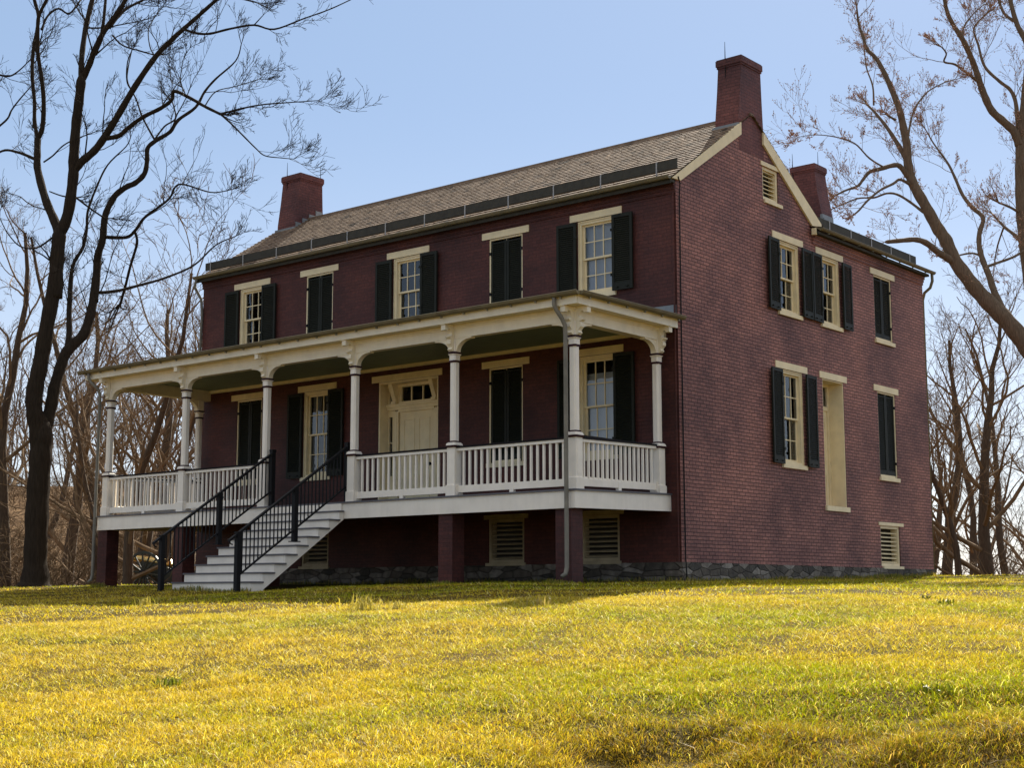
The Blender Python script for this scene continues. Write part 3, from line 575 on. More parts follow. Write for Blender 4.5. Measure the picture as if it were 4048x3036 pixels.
# beams, soffit, fascia, ceiling, roof
xl, xr = PXS[0]-.08, PXS[5]+.08
mb = MB(); mb.box(xl, xr, -3.17, -2.99, 4.12, 4.41); mb.box(xr-.23, xr-.001, -2.93, -.003, 4.121, 4.409); mb.box(xl+.001, xl+.23, -2.93, -.003, 4.121, 4.409)
mb.box(xl-.03, xr+.03, -3.20, -3.17, 4.345, 4.398); mb.box(xr-.001, xr+.03, -3.16, -.003, 4.345, 4.398); mb.box(xl-.03, xl+.001, -3.16, -.003, 4.345, 4.398)
mb.box(xl-.015, xr+.015, -3.185, -3.17, 4.315, 4.345); mb.box(xr-.001, xr+.015, -3.16, -.003, 4.315, 4.345)
mb.build('porch_beam', M['ivory'], H)
ex0, ex1, ey = -15.98, -.02, -3.47
mb = MB(); mb.box(ex0+.01, ex1-.01, ey+.01, -3.0, 4.40, 4.425); mb.box(xr-.1, ex1-.01, -3.0, -.003, 4.40, 4.425); mb.box(ex0+.01, xl+.1, -3.0, -.003, 4.40, 4.425); mb.build('porch_soffit', M['ivory'], H)
mb = MB(); mb.box(ex0, ex1, ey-.02, ey+.02, 4.385, 4.60); mb.box(ex1-.02, ex1+.02, ey+.02, -.003, 4.385, 4.60); mb.box(ex0-.02, ex0+.02, ey+.02, -.003, 4.385, 4.60); mb.box(ex0-.012, ex1+.035, ey-.035, ey-.02, 4.55, 4.60); mb.box(ex1+.02, ex1+.035, ey-.02, -.003, 4.55, 4.60); mb.build('porch_cornice', M['ivory'], H)
mb = MB(); mb.box(xl+.23, xr-.23, -2.93, -.003, 4.40, 4.42); mb.build('porch_ceiling', M['ceil'], H)
mb = MB(); mb.box(xl+.231, xr-.231, -.06, -.002, 4.32, 4.399); mb.build('wall_moulding', M['cream'], H)
mb = MB(); rx0, rx1, ry = ex0-.06, ex1+.06, ey-.06
mb.add([(rx0,ry,4.615),(rx1,ry,4.615),(rx1,-.002,4.64),(-2.8,-.002,4.90),(-13.1,-.002,4.90),(rx0,-.002,4.64),(rx0,ry,4.60),(rx1,ry,4.60),(rx1,-.002,4.60),(rx0,-.002,4.60)],
       [(0,1,3,4),(1,2,3),(5,0,4),(6,9,8,7),(0,6,7,1),(1,7,8,2),(9,6,0,5)], .5)
mb.build('porch_roof', M['zinc'], H)
mb = MB(); mb.prism([(-1.05,-.012,4.72),(-.03,-.012,4.62),(-.03,-.012,4.89),(-1.05,-.012,4.90)], (0,.010,0)); mb.build('flashing', M['zinc'], H)
gutter('gutter', [(rx0-.10,ey-.10,4.605),(.10,ey-.10,4.605)], .075, H, .62, 0); gutter('gutter', [(.095,ey-.05,4.605),(.095,.08,4.625)], .075, H, .62, 0)
mb = MB(); mb.tube([(-.50,-3.56,4.60),(-.50,-3.56,4.40),(-.47,-3.53,4.30),(-.40,-3.44,4.13),(-.375,-3.38,4.0),(-.375,-3.37,3.8),(-.375,-3.37,-.62),(-.38,-3.40,-.74),(-.42,-3.47,-.80)], .043, 8); mb.build('downspout', M['spout'], H, True)
mb = MB(); mb.tube([(-15.72,-3.56,4.60),(-15.72,-3.56,4.40),(-15.66,-3.53,4.30),(-15.49,-3.44,4.13),(-15.47,-3.38,4.0),(-15.47,-3.37,3.8),(-15.50,-3.37,-.62),(-15.5,-3.40,-.75),(-15.55,-3.46,-.82)], .04, 8); mb.build('downspout', M['spout'], H, True)
# railings
def railing(p, q):
    p, q = Vector((*p, 0)), Vector((*q, 0)); t = (q-p).normalized(); s = Vector((-t.y, t.x, 0)); L_ = (q-p).length
    def bar(mb, a0, a1, w, z0, z1, dz=True):
        A, B_ = p+t*a0, p+t*a1; za, zb = (FZ(A.y)-.9, FZ(B_.y)-.9) if dz else (0, 0)
        mb.hexa([(A.x-s.x*w,A.y-s.y*w,z0+za),(B_.x-s.x*w,B_.y-s.y*w,z0+zb),(B_.x+s.x*w,B_.y+s.y*w,z0+zb),(A.x+s.x*w,A.y+s.y*w,z0+za),(A.x-s.x*w,A.y-s.y*w,z1+za),(B_.x-s.x*w,B_.y-s.y*w,z1+zb),(B_.x+s.x*w,B_.y+s.y*w,z1+zb),(A.x+s.x*w,A.y+s.y*w,z1+zb)])
    m = MB(); bar(m, 0, L_, .045, 1.815, 1.872); bar(m, 0, L_, .03, .965, 1.105); bar(m, L_/2-.05, L_/2+.05, .036, .885, 1.09); bar(m, 0, .03, .05, .93, 1.13); bar(m, L_-.03, L_, .05, .93, 1.13)
    r = m.build('railing', M['white'], H)
    c = MB(); bar(c, 0, L_, .062, 1.873, 1.912); c.build('rail_cap', M['rail'], r)
    n = round(L_/.157)
    for k in range(1, n):
        b = MB(); a = L_*k/n; bar(b, a-.021, a+.021, .021, 1.10, 1.82); b.build('baluster', M['white'], r)
ry = CYP-.005
for i in (0, 1, 3, 4): railing((PXS[i]+.11, ry), (PXS[i+1]-.11, ry))
railing((PXS[5]+.01, CYP+.11), (PXS[5]+.01, -.37)); railing((PXS[0], CYP+.11), (PXS[0], -.37))
# stairs
SX0, SX1 = -9.02, -6.50; STR = []; nz = lambda i: -.86+.1915*i; ny = lambda i: -5.86+.302*i
for k, x in enumerate((SX0, SX1-.05)):
    poly = [(x,-5.84,-1.35),(x,-5.84,nz(0)-.035)]
    for i in range(9): poly += [(x,ny(i)+.025+(.302 if i < 8 else .15),nz(i)-.035)] + ([(x,ny(i+1)+.025,nz(i+1)-.035)] if i < 8 else [])
    poly += [(x,PY-.01,nz(8)-.035),(x,PY-.01,.48),(x,-5.50,-1.02),(x,-5.50,-1.35)]
    stair = MB(); stair.prism(poly, (.05,0,0)); STR.append(stair)
core = MB(); x = SX0+.055; poly = [(x,-5.82,-1.35),(x,-5.82,nz(0)-.036)]
for i in range(9): poly += [(x,ny(i)+.05+(.302 if i < 8 else .1),nz(i)-.036)] + ([(x,ny(i+1)+.05,nz(i+1)-.036)] if i < 8 else [])
poly += [(x,PY-.012,nz(8)-.036),(x,PY-.012,.50),(x,-5.45,-1.0),(x,-5.45,-1.35)]
core.prism(poly, (SX1-SX0-.11,0,0)); st = core.build('porch_stair', M['white'], H)
for q in STR: q.build('stringer', M['white'], st)
for i in range(9):
    t = MB(); t.box(SX0-.03, SX1+.03, ny(i), ny(i)+.34 if i < 8 else PY-.02, nz(i)-.034, nz(i)); t.build('tread', M['tread'], st)
    r = MB(); r.box(SX0+.052, SX1-.052, ny(i)+.022, ny(i)+.045, (nz(i-1) if i else -1.3), nz(i)-.035); r.build('riser', M['white'], st)
r = MB(); r.box(SX0+.052, SX1-.052, PY-.034, PY-.012, nz(8), .825); r.build('riser', M['white'], st)
for x in (-9.06, -6.60):
    m = MB(); zr = lambda y: .125+.662*(y+6.11); W_ = .022
    def slope(m, y0, y1, off, h, w=W_): m.hexa([(x-w,y0,zr(y0)+off-h),(x+w,y0,zr(y0)+off-h),(x+w,y1,zr(y1)+off-h),(x-w,y1,zr(y1)+off-h),(x-w,y0,zr(y0)+off),(x+w,y0,zr(y0)+off),(x+w,y1,zr(y1)+off),(x-w,y1,zr(y1)+off)])
    slope(m, -6.34, -3.02, 0, .05, .034); slope(m, -6.11, -3.1, -.87, .036)
    m.tube([(x,-6.33,zr(-6.33)-.03),(x,-6.31,zr(-6.33)-.09),(x,-6.25,zr(-6.33)-.11)], .016, 6)
    ir = m.build('iron_handrail', M['iron'], H)
    for y, z0, z1 in ((-6.11,-1.3,.10), (-4.60,zr(-4.6)-1.16,zr(-4.6)-.02), (-3.10,.80,2.14)):
        p = MB(); p.box(x-.05, x+.05, y-.05, y+.05, z0, z1); p.box(x-.06, x+.06, y-.06, y+.06, z1 if y != -4.6 else z1-.12, z1+.03 if y != -4.6 else z1-.09)
        if y == -4.6: p.box(x-.09, x+.09, y-.09, y+.09, z0, z0+.02)
        p.build('rail_post', M['iron'], ir)
    for y in np.arange(-6.0, -3.15, .104):
        if abs(y+4.6) < .06: continue
        b = MB(); b.box(x-.010, x+.010, y-.010, y+.010, zr(y)-.88, zr(y)-.03); b.build('baluster', M['iron'], ir)
# ---------------- field cannon beside the house ----------------
ccx, ccy = -24.28, 5.07; cz0 = gz(ccx, ccy)
cn = empty('field_cannon', (ccx, ccy, cz0)); tag(cn, 'bronze field cannon on spoked wheels seen under the left end of the porch', 'cannon')
rv = Vector((.770, .637, 0)); fv_ = Vector((-.637, .770, 0))      # barrel axis runs across the view
ax = (-rv*.95+fv_*.31).normalized(); sd_ = Vector((-ax.y, ax.x, 0)); WR = .72
def wheel(off):
    c = sd_*off+Vector((0, 0, WR)); m = MB(); N_ = 28
    ring = [c+ax*math.cos(2*math.pi*i/N_)*WR*.955+Vector((0,0,1))*math.sin(2*math.pi*i/N_)*WR*.955 for i in range(N_+1)]
    for i in range(N_):
        a, b = 2*math.pi*i/N_, 2*math.pi*(i+1)/N_; P = lambda an, r, s: c+ax*math.cos(an)*r+Vector((0,0,1))*math.sin(an)*r+sd_*s
        m.hexa([P(a,.64,-.035),P(b,.64,-.035),P(b,.64,.035),P(a,.64,.035),P(a,WR,-.035),P(b,WR,-.035),P(b,WR,.035),P(a,WR,.035)])
    o = m.build('wheel', M['wood'], cn)
    h = MB(); h.tube([c-sd_*.17, c-sd_*.1, c+sd_*.1, c+sd_*.17], [.07,.12,.12,.07], 10); h.build('hub', M['iron'], o)
    for i in range(14):
        a = 2*math.pi*(i+.3)/14; s = MB(); d_ = ax*math.cos(a)+Vector((0,0,1))*math.sin(a); s.tube([c+d_*.1, c+d_*.65], [.034,.028], 6); s.build('spoke', M['wood'], o)
wheel(.62); wheel(-.62)
m = MB(); bc = Vector((0, 0, 1.12)); bd = (ax+Vector((0,0,.17))).normalized()
m.tube([bc+bd*q for q in (-.80,-.76,-.70,-.66,-.2,.5,.86,.93,.98)], [.03,.06,.05,.165,.155,.125,.11,.135,.13], 16); m.build('barrel', M['bronze'], cn, True)
m = MB(); m.tube([bc+bd*.975, bc+bd*.985], [.065,.065], 12); m.build('bore', M['dark'], cn)
m = MB()
for s in (-.2, .2):
    A = sd_*s; m.prism([A+ax*.35+Vector((0,0,.75)), A+ax*.35+Vector((0,0,1.12)), A-ax*.45+Vector((0,0,1.02)), A-ax*2.2+Vector((0,0,.22)), A-ax*2.25+Vector((0,0,.02)), A-ax*1.8+Vector((0,0,.06))], sd_*.07)
m.tube([sd_*.75+Vector((0,0,WR)), -sd_*.75+Vector((0,0,WR))], .06, 8); m.build('carriage', M['wood'], cn)
# ---------------- bare trees ----------------
def cat_rom(p, sub=4):
    p = [np.array(q, float) for q in p]; o = []
    for i in range(len(p)-1):
        a, b, c, d = p[max(i-1, 0)], p[i], p[i+1], p[min(i+2, len(p)-1)]
        for k in range(sub):
            t = k/sub; q = .5*((2*b)+(-a+c)*t+(2*a-5*b+4*c-d)*t*t+(-a+3*b-3*c+d)*t**3); q[3] = b[3]*(1-t)+c[3]*t; o.append(q)
    o.append(p[-1]); return o
def rv3(): 
    v = rng.normal(size=3); return v/np.linalg.norm(v)
def grow(mb, p, d, L_, r, lev, up=.10, wig=.22, kids=5, ang=(.5, 1.0), rmin=.006, buds=None, shrink=.5, tone=.5):
    n = max(3, int(L_/(.30 if lev > 1 else .22))+1); n = min(n, 9); pts = [np.array(p, float)]; d = np.array(d, float); rad = [r]; dirs = [d]
    for i in range(n):
        d = d+rng.normal(size=3)*wig*(1.0 if i else .4)+np.array([0,0,up]); d /= np.linalg.norm(d); pts.append(pts[-1]+d*L_/n); rad.append(max(rmin*.75, r*(1-(i+1)/n*.72))); dirs.append(d)
    mb.tube(pts, rad, 7 if r > .07 else 5 if r > .03 else 4 if r > .014 else 3, tone, False)
    if lev <= 0:
        if buds is not None:
            for i in range(1, n+1):
                if rng.random() < .75:
                    q = pts[i]+rv3()*.02; s = .012+.016*rng.random(); a = rv3()*s; b = np.cross(a, rv3()); b = b/np.linalg.norm(b)*s*.7; c = np.cross(a, b)/s
                    buds.add([q-a, q+b, q-b, q+c, q-c, q+a*1.3], [(0,1,3),(0,3,2),(0,2,4),(0,4,1),(5,3,1),(5,2,3),(5,4,2),(5,1,4)], float(rng.random()))
        return
    k = max(2, int(round(kids*(.8+.4*rng.random()))))
    for j in range(k):
        f = .22+.78*(j+rng.random()*.8)/k; f = min(f, .99); x = f*n; i = int(x); i = min(i, n-1); t = x-i; q = pts[i]*(1-t)+pts[i+1]*t
        s = rv3(); s = s-dirs[i+1]*s.dot(dirs[i+1]); s /= np.linalg.norm(s)+1e-9; a = rng.uniform(*ang); e = dirs[i+1]*math.cos(a)+s*math.sin(a)
        grow(mb, q, e, L_*shrink*(.65+.6*rng.random())*(1.15-.5*f), max(rmin, (rad[i]*(1-t)+rad[i+1]*t)*.55), lev-1, up, wig, kids, ang, rmin, buds, shrink, tone)
def traced_tree(name, limbs, label, cat, matn, nstem, per_m, lmax, kids, rmin, buds=False, up=.1, tipb=True, wg=.15, twm=None, tk=1.0):
    base = limbs[0][0]; root = empty(name, (0, 0, 0)); tag(root, label, cat)
    tw = MB(); bd = MB() if buds else None
    off = np.array([base[0], base[1], gz(base[0], base[1])]); root.location = tuple(off)
    for li, lm in enumerate(limbs):
        P = cat_rom(lm, 5); Q = [q[:3]-off for q in P]; rr = [float(q[3])*(1+.05*math.sin(i*1.7+li)) for i, q in enumerate(P)]
        if li == 0:
            d0 = Q[0]-Q[1]; d0 = d0/np.linalg.norm(d0)
            while Q[0][2] > -.3: Q.insert(0, Q[0]+(d0*.6+np.array([0, 0, -.7]))*.22); rr.insert(0, rr[0])
            rr = [r_*(1+.55*math.exp(-max(q[2], 0)/.28)) for r_, q in zip(rr, Q)]
        if rr[-1] > .045:
            dq = Q[-1]-Q[-2]; dq = dq/np.linalg.norm(dq); r_ = rr[-1]; Q += [Q[-1]+dq*r_*.9, Q[-1]+dq*r_*1.7]; rr += [r_*.72, r_*.22]
        b = MB(); b.tube(Q, rr, 22 if rr[0] > .15 else 10, .5, True, .035 if rr[0] > .15 else .02); b.build('trunk' if li < nstem else 'limb', M[matn], root, True)
        seg = 0
        for i in range(2, len(Q)-1):
            a, c = Q[i], Q[i+1]; ln = np.linalg.norm(c-a); r = rr[i]; frac = i/len(Q)
            if r > .17 and rng.random() < .8: continue
            for _ in range(rng.poisson(per_m*ln*(.55 if r > .09 else 1.0)*(.6+.7*frac))):
                t = (c-a)/(ln+1e-9); s = rv3(); s = s-t*s.dot(t); s /= np.linalg.norm(s)+1e-9; an = rng.uniform(.55, 1.15); e = t*math.cos(an)+s*math.sin(an)+np.array([0,0,.25]); e /= np.linalg.norm(e)
                L_ = lmax*(.25+.75*rng.random()**1.6); grow(tw, a+(c-a)*rng.random(), e, L_, max(rmin, min(r*.4, tk*(.009+L_*.008))), 2, up, wg, kids, (.4, .95), rmin, bd, .5)
        if tipb and rr[-1] < .04:
            t = Q[-1]-Q[-3]; t = t/np.linalg.norm(t)
            for _ in range(4):
                e = t+rv3()*.55; e /= np.linalg.norm(e); grow(tw, Q[-1], e, lmax*.34*(.5+rng.random()*.7), max(rmin, rr[-1]*.7), 2, up, wg, kids, (.4, .9), rmin, bd, .5)
    tw.build('crown', M[twm or matn], root)
    if bd: bd.build('buds', M['bud'], root)
    return root
FORKED_LIMBS=[
[(-18.005,-3.422,-0.962,0.292),(-17.997,-3.41,-0.544,0.292),(-18.009,-3.429,0.465,0.29),(-18.006,-3.424,1.594,0.289),(-17.995,-3.406,2.62,0.288),(-17.993,-3.404,3.192,0.288)],
[(-18.017,-3.441,2.561,0.233),(-18.017,-3.512,3.185,0.227),(-18.049,-3.641,3.864,0.219),(-18.022,-3.65,4.321,0.215),(-17.93,-3.583,5.013,0.207),(-17.795,-3.501,6.171,0.195),(-17.653,-3.41,7.339,0.183),(-17.648,-3.421,7.513,0.182)],
[(-17.953,-3.34,2.565,0.186),(-18.034,-3.282,3.206,0.177),(-18.06,-3.117,3.916,0.166),(-18.088,-3.007,4.454,0.159),(-18.09,-2.768,5.305,0.147),(-18.017,-2.532,5.683,0.14),(-17.914,-2.246,6.067,0.134),(-17.92,-2.038,6.879,0.122),(-17.978,-1.929,7.632,0.112)],
[(-18.072,-2.687,5.461,0.092),(-18.239,-2.535,6.005,0.085),(-18.492,-2.399,6.716,0.076),(-18.814,-2.177,7.707,0.063)],
[(-17.668,-3.377,6.799,0.191),(-17.675,-3.389,7.705,0.187),(-17.655,-3.358,8.519,0.183)],
[(-17.655,-3.358,8.519,0.125),(-17.921,-3.348,8.973,0.121),(-18.362,-3.38,9.66,0.113),(-18.871,-3.341,10.596,0.104),(-19.074,-3.253,11.078,0.099),(-19.288,-3.132,11.629,0.093)],
[(-19.288,-3.132,11.629,0.055),(-19.428,-3.171,12.184,0.054),(-19.522,-3.14,12.752,0.054),(-19.686,-3.147,13.547,0.053),(-19.808,-3.087,14.36,0.052),(-19.857,-2.979,14.955,0.051),(-19.911,-2.9,15.493,0.05),(-20.057,-2.966,16.012,0.05),(-20.141,-2.99,16.363,0.049)],
[(-19.288,-3.132,11.629,0.071),(-19.175,-3.074,11.941,0.069),(-19.052,-3.142,12.648,0.065),(-18.981,-3.294,13.342,0.06),(-18.937,-3.471,13.979,0.055),(-18.856,-3.551,14.527,0.052),(-18.78,-3.599,14.978,0.049),(-18.553,-3.466,15.554,0.045)],
[(-18.786,-3.485,14.637,0.033),(-18.93,-3.219,15.163,0.031),(-18.972,-2.863,15.506,0.03),(-18.984,-2.491,15.479,0.028),(-19.079,-2.087,16.034,0.026)],
[(-17.655,-3.358,8.519,0.151),(-17.485,-3.232,9.127,0.147),(-17.34,-3.214,10.079,0.14),(-17.282,-3.253,10.675,0.136),(-17.196,-3.292,11.474,0.131),(-17.099,-3.293,12.177,0.126),(-17.02,-3.3,12.78,0.122)],
[(-17.02,-3.3,12.78,0.08),(-17.284,-3.141,13.568,0.076),(-17.562,-2.869,14.568,0.073),(-17.787,-2.55,15.536,0.069),(-17.874,-2.417,15.93,0.067)],
[(-17.032,-3.238,12.852,0.09),(-16.809,-3.204,13.226,0.085),(-16.602,-3.189,13.597,0.08),(-16.303,-3.126,14.062,0.073),(-15.884,-2.975,14.573,0.064),(-15.595,-2.905,14.987,0.058)],
[(-16.163,-3.053,14.153,0.042),(-16.382,-2.453,14.897,0.038),(-16.494,-1.783,15.436,0.033)],
[(-16.432,-3.155,13.852,0.048),(-16.507,-3.026,14.354,0.044),(-16.654,-2.881,15.124,0.039),(-16.691,-2.824,15.365,0.038)],
[(-17.548,-2.848,14.571,0.025),(-17.344,-2.543,14.612,0.023),(-17.235,-2.383,14.741,0.022)],
[(-17.294,-3.2,10.33,0.115),(-17.103,-3.11,10.571,0.112),(-16.838,-2.955,10.813,0.107),(-16.572,-2.834,11.149,0.102),(-16.181,-2.695,11.72,0.094),(-15.647,-2.524,12.524,0.083),(-15.084,-2.315,13.276,0.073),(-14.68,-2.125,13.697,0.066),(-14.376,-1.975,13.976,0.061),(-14.004,-1.789,14.299,0.055),(-13.534,-1.564,14.711,0.048),(-13.301,-1.449,14.892,0.044)],
[(-14.347,-1.937,13.98,0.036),(-14.049,-1.737,13.862,0.034),(-13.755,-1.54,13.838,0.033),(-13.287,-1.241,13.949,0.03),(-12.729,-0.891,14.017,0.026),(-12.248,-0.599,13.866,0.024),(-11.54,-0.202,14.103,0.019),(-10.914,0.135,14.301,0.016),(-10.368,0.409,14.524,0.013)],
[(-12.729,-0.891,14.017,0.018),(-12.196,-1.035,14.115,0.01)],
[(-13.534,-1.564,14.711,0.031),(-13.152,-1.38,14.771,0.027),(-12.477,-1.06,14.538,0.02)],
[(-16.503,-2.795,11.17,0.065),(-16.12,-2.657,11.193,0.063),(-15.81,-2.592,11.36,0.06),(-15.325,-2.483,11.592,0.056),(-14.75,-2.325,11.763,0.052),(-14.385,-2.251,11.931,0.049),(-14.213,-2.301,12.122,0.047),(-13.662,-2.149,11.823,0.044),(-13.246,-2.05,11.557,0.04),(-12.749,-1.93,11.273,0.037)],
[(-12.749,-1.93,11.273,0.027),(-12.162,-1.662,11.373,0.023),(-11.644,-1.431,11.419,0.019),(-11.078,-1.184,11.408,0.015),(-10.224,-0.832,11.372,0.01)],
[(-12.749,-1.93,11.273,0.027),(-12.411,-1.866,10.98,0.024),(-11.966,-1.801,10.562,0.021),(-11.522,-1.741,10.147,0.017),(-11.222,-1.69,9.908,0.015),(-10.742,-1.56,9.788,0.012),(-10.397,-1.47,9.713,0.009)],
[(-17.915,-2.002,6.943,0.122),(-17.974,-1.913,7.849,0.112),(-18.005,-1.866,8.333,0.106),(-17.987,-1.754,8.772,0.101),(-18.018,-1.706,9.262,0.096),(-18.02,-1.646,9.593,0.092),(-17.952,-1.452,10.074,0.087),(-17.811,-1.166,10.395,0.081),(-17.693,-0.945,10.54,0.078),(-17.583,-0.723,10.839,0.074),(-17.579,-0.647,11.236,0.069),(-17.611,-0.621,11.629,0.065),(-17.515,-0.433,11.874,0.061),(-17.319,-0.077,12.196,0.055),(-17.222,0.128,12.585,0.05),(-16.982,0.553,13.032,0.043),(-16.875,0.784,13.545,0.036),(-16.727,1.057,13.979,0.03),(-16.436,1.554,14.617,0.021),(-16.385,1.703,15.16,0.014)],
[(-17.972,-1.719,8.855,0.054),(-17.484,-1.334,8.841,0.047),(-17.268,-1.191,9.029,0.044),(-17.025,-1.074,9.382,0.04),(-16.674,-0.849,9.685,0.035),(-16.406,-0.686,9.937,0.031),(-16.242,-0.634,10.237,0.028),(-16.03,-0.483,10.295,0.025),(-15.422,-0.06,10.055,0.018),(-15.034,0.207,10.085,0.013)],
[(-17.515,-0.433,11.874,0.03),(-18.053,-0.517,12.68,0.026),(-18.394,-0.519,13.31,0.023),(-18.754,-0.573,13.882,0.02),(-18.912,-0.479,14.34,0.018),(-19.097,-0.233,15.083,0.015)],
[(-17.542,-0.478,11.868,0.028),(-17.674,-0.013,12.451,0.025),(-17.721,0.404,12.818,0.022),(-18.041,0.528,13.398,0.02)],
[(-18.454,-2.415,6.586,0.064),(-18.644,-2.291,7.253,0.058),(-18.859,-2.098,8.102,0.052),(-18.899,-1.769,8.699,0.047),(-19.015,-1.595,9.286,0.042),(-19.164,-1.478,9.875,0.037),(-19.26,-1.151,10.672,0.031),(-19.309,-0.773,11.429,0.024),(-19.242,-0.208,12.109,0.017),(-19.258,-0.048,12.434,0.014)],
[(-19.039,-3.315,10.94,0.046),(-19.424,-3.351,11.123,0.043),(-19.823,-3.398,11.287,0.039),(-20.363,-3.477,11.439,0.034),(-20.925,-3.538,11.373,0.028)],
[(-18.9,-3.152,10.882,0.024),(-18.617,-3.052,11.036,0.022),(-18.311,-2.972,11.258,0.02),(-17.98,-2.849,11.406,0.018),(-17.338,-2.586,11.575,0.013)],
[(-17.357,-3.153,9.633,0.029),(-17.281,-2.937,9.486,0.027),(-17.177,-2.65,9.296,0.025),(-17.068,-2.365,9.13,0.024)],
[(-18.425,-3.238,9.935,0.016),(-18.24,-2.949,9.833,0.02),(-18.053,-2.663,9.809,0.024)],
[(-17.277,-1.181,8.979,0.037),(-17.426,-1,8.72,0.038),(-17.895,-0.853,8.18,0.038),(-18.271,-0.717,7.722,0.038),(-18.691,-0.581,7.214,0.038)],
[(-17.861,-1.873,7.215,0.048),(-17.833,-1.324,7.352,0.044),(-17.794,-0.621,7.619,0.04),(-17.731,0.211,7.962,0.035),(-17.654,1.186,8.5,0.028),(-17.657,1.979,9.256,0.022),(-17.571,2.667,9.654,0.017)],
[(-16.118,-2.987,13.953,0.024),(-16.082,-2.679,13.751,0.022),(-15.973,-2.216,13.704,0.02),(-15.855,-1.753,13.679,0.019)],
[(-18.598,-0.546,13.629,0.026),(-18.43,-0.835,13.79,0.023),(-17.937,-1.177,14.188,0.017),(-17.329,-1.35,14.538,0.011)],
[(-14.091,-2.221,12.252,0.013),(-13.656,-2.489,12.779,0.009),(-13.317,-2.526,13.036,0.008)],
[(-13.246,-2.05,11.557,0.017),(-13.346,-1.624,12.095,0.015),(-13.322,-0.972,12.419,0.012),(-13.278,-0.19,12.832,0.008)],
[(-15.084,-2.315,13.276,0.018),(-15.434,-2.251,13.691,0.016),(-15.845,-2.005,14.394,0.014),(-16.1,-1.502,15.098,0.011)],
[(-20.583,-3.722,12.018,0.034),(-20.536,-3.366,12.424,0.028),(-20.551,-3.227,12.737,0.025),(-20.54,-2.988,13.127,0.021),(-20.504,-2.62,13.662,0.014)],
[(-20.935,-3.607,13.819,0.034),(-20.879,-3.172,13.845,0.027),(-20.854,-2.844,14.127,0.02),(-20.857,-2.502,14.563,0.012)],
[(-17.756,-3.515,8.454,0.029),(-17.74,-3.982,8.087,0.024),(-17.759,-4.462,8.051,0.019),(-17.705,-4.889,8.334,0.014),(-17.607,-5.179,8.655,0.01)]]
LEANING_LIMBS=[
[(0.876,22.011,0.765,0.429),(0.869,21.913,2.447,0.393),(0.58,21.702,4.427,0.35),(0.015,21.412,5.965,0.314),(-0.447,21.19,6.822,0.293),(-0.916,20.962,7.617,0.273),(-1.426,20.717,8.281,0.255),(-1.878,20.492,8.946,0.237),(-2.324,20.257,9.757,0.218),(-2.535,20.131,10.415,0.204),(-2.784,19.992,10.935,0.192),(-3.112,19.802,11.752,0.173),(-3.413,19.625,12.499,0.157),(-3.502,19.548,13.16,0.144),(-3.502,19.517,13.743,0.132),(-3.564,19.457,14.333,0.12),(-3.653,19.38,15,0.106),(-3.837,19.258,15.68,0.092),(-4.025,19.137,16.288,0.079),(-4.249,19.001,16.829,0.067),(-4.496,18.861,17.164,0.058),(-4.587,18.793,17.605,0.049),(-4.69,18.718,18.063,0.039),(-4.722,18.67,18.665,0.027)],
[(-3.557,19.515,13.311,0.09),(-3.897,19.645,13.928,0.076),(-4.276,19.765,14.558,0.061),(-4.731,19.867,15.21,0.045),(-5.073,19.916,15.618,0.035)],
[(-3.797,19.331,14.647,0.045),(-3.834,18.764,14.694,0.03)],
[(-3.472,19.593,12.577,0.101),(-3.63,19.313,12.947,0.089),(-3.776,19.146,13.032,0.083),(-4.132,18.758,12.879,0.07),(-4.383,18.477,12.753,0.061),(-4.521,18.267,12.476,0.052),(-4.634,18.091,12.239,0.046),(-4.904,17.774,12.074,0.035),(-5.155,17.466,11.865,0.025)],
[(-3.421,19.628,12.355,0.052),(-3.609,19.148,12.503,0.048),(-3.736,18.836,12.312,0.045),(-3.951,18.31,12.019,0.04),(-4.136,17.725,11.568,0.035),(-4.238,17.291,11.174,0.031),(-4.325,16.998,10.952,0.028)],
[(-3.129,19.809,11.428,0.048),(-3.592,19.793,11.87,0.043),(-4.022,19.76,12.197,0.039),(-4.38,19.712,12.288,0.036),(-4.822,19.652,12.204,0.032),(-5.405,19.559,12.25,0.027),(-6.303,19.416,12,0.019)],
[(-2.3,20.274,9.649,0.133),(-2.441,20.019,9.804,0.124),(-2.646,19.664,9.986,0.113),(-2.836,19.287,10.232,0.101),(-3.048,18.948,10.33,0.09),(-3.312,18.551,10.276,0.079),(-3.637,18.051,10.183,0.065)],
[(-0.991,20.919,7.902,0.125),(-1.334,21.064,8.608,0.114),(-1.58,21.228,9.314,0.104),(-1.779,21.328,9.794,0.097),(-1.953,21.46,10.354,0.09),(-1.997,21.634,10.907,0.082),(-1.935,21.856,11.457,0.074),(-2.32,21.902,11.904,0.066),(-2.663,21.97,12.428,0.058),(-2.951,22.094,13.111,0.048),(-3.235,22.192,13.721,0.039),(-3.746,22.285,14.537,0.026),(-4.072,22.369,15.169,0.016)],
[(-1.705,21.306,9.634,0.052),(-1.442,21.671,9.805,0.048),(-1.055,22.2,10.06,0.042),(-0.667,22.762,10.47,0.034)],
[(-1.831,21.394,10.031,0.038),(-2.142,21.27,10.165,0.034),(-2.523,21.116,10.122,0.03)],
[(-3.506,19.52,13.671,0.041),(-3.598,20.259,14.992,0.032),(-3.404,20.941,15.887,0.026),(-3.044,21.574,16.361,0.02),(-2.759,22.012,16.571,0.016)],
[(-4.832,19.94,15.556,0.035),(-5.038,20.349,16.403,0.029),(-5.419,20.701,17.292,0.023),(-5.7,21.189,18.372,0.016)],
[(-3.982,18.924,12.888,0.033),(-4.288,18.316,13.172,0.028),(-4.513,17.718,13.585,0.023),(-4.869,17.07,13.717,0.019),(-5.229,16.433,13.705,0.014),(-5.505,15.933,13.581,0.011)]]
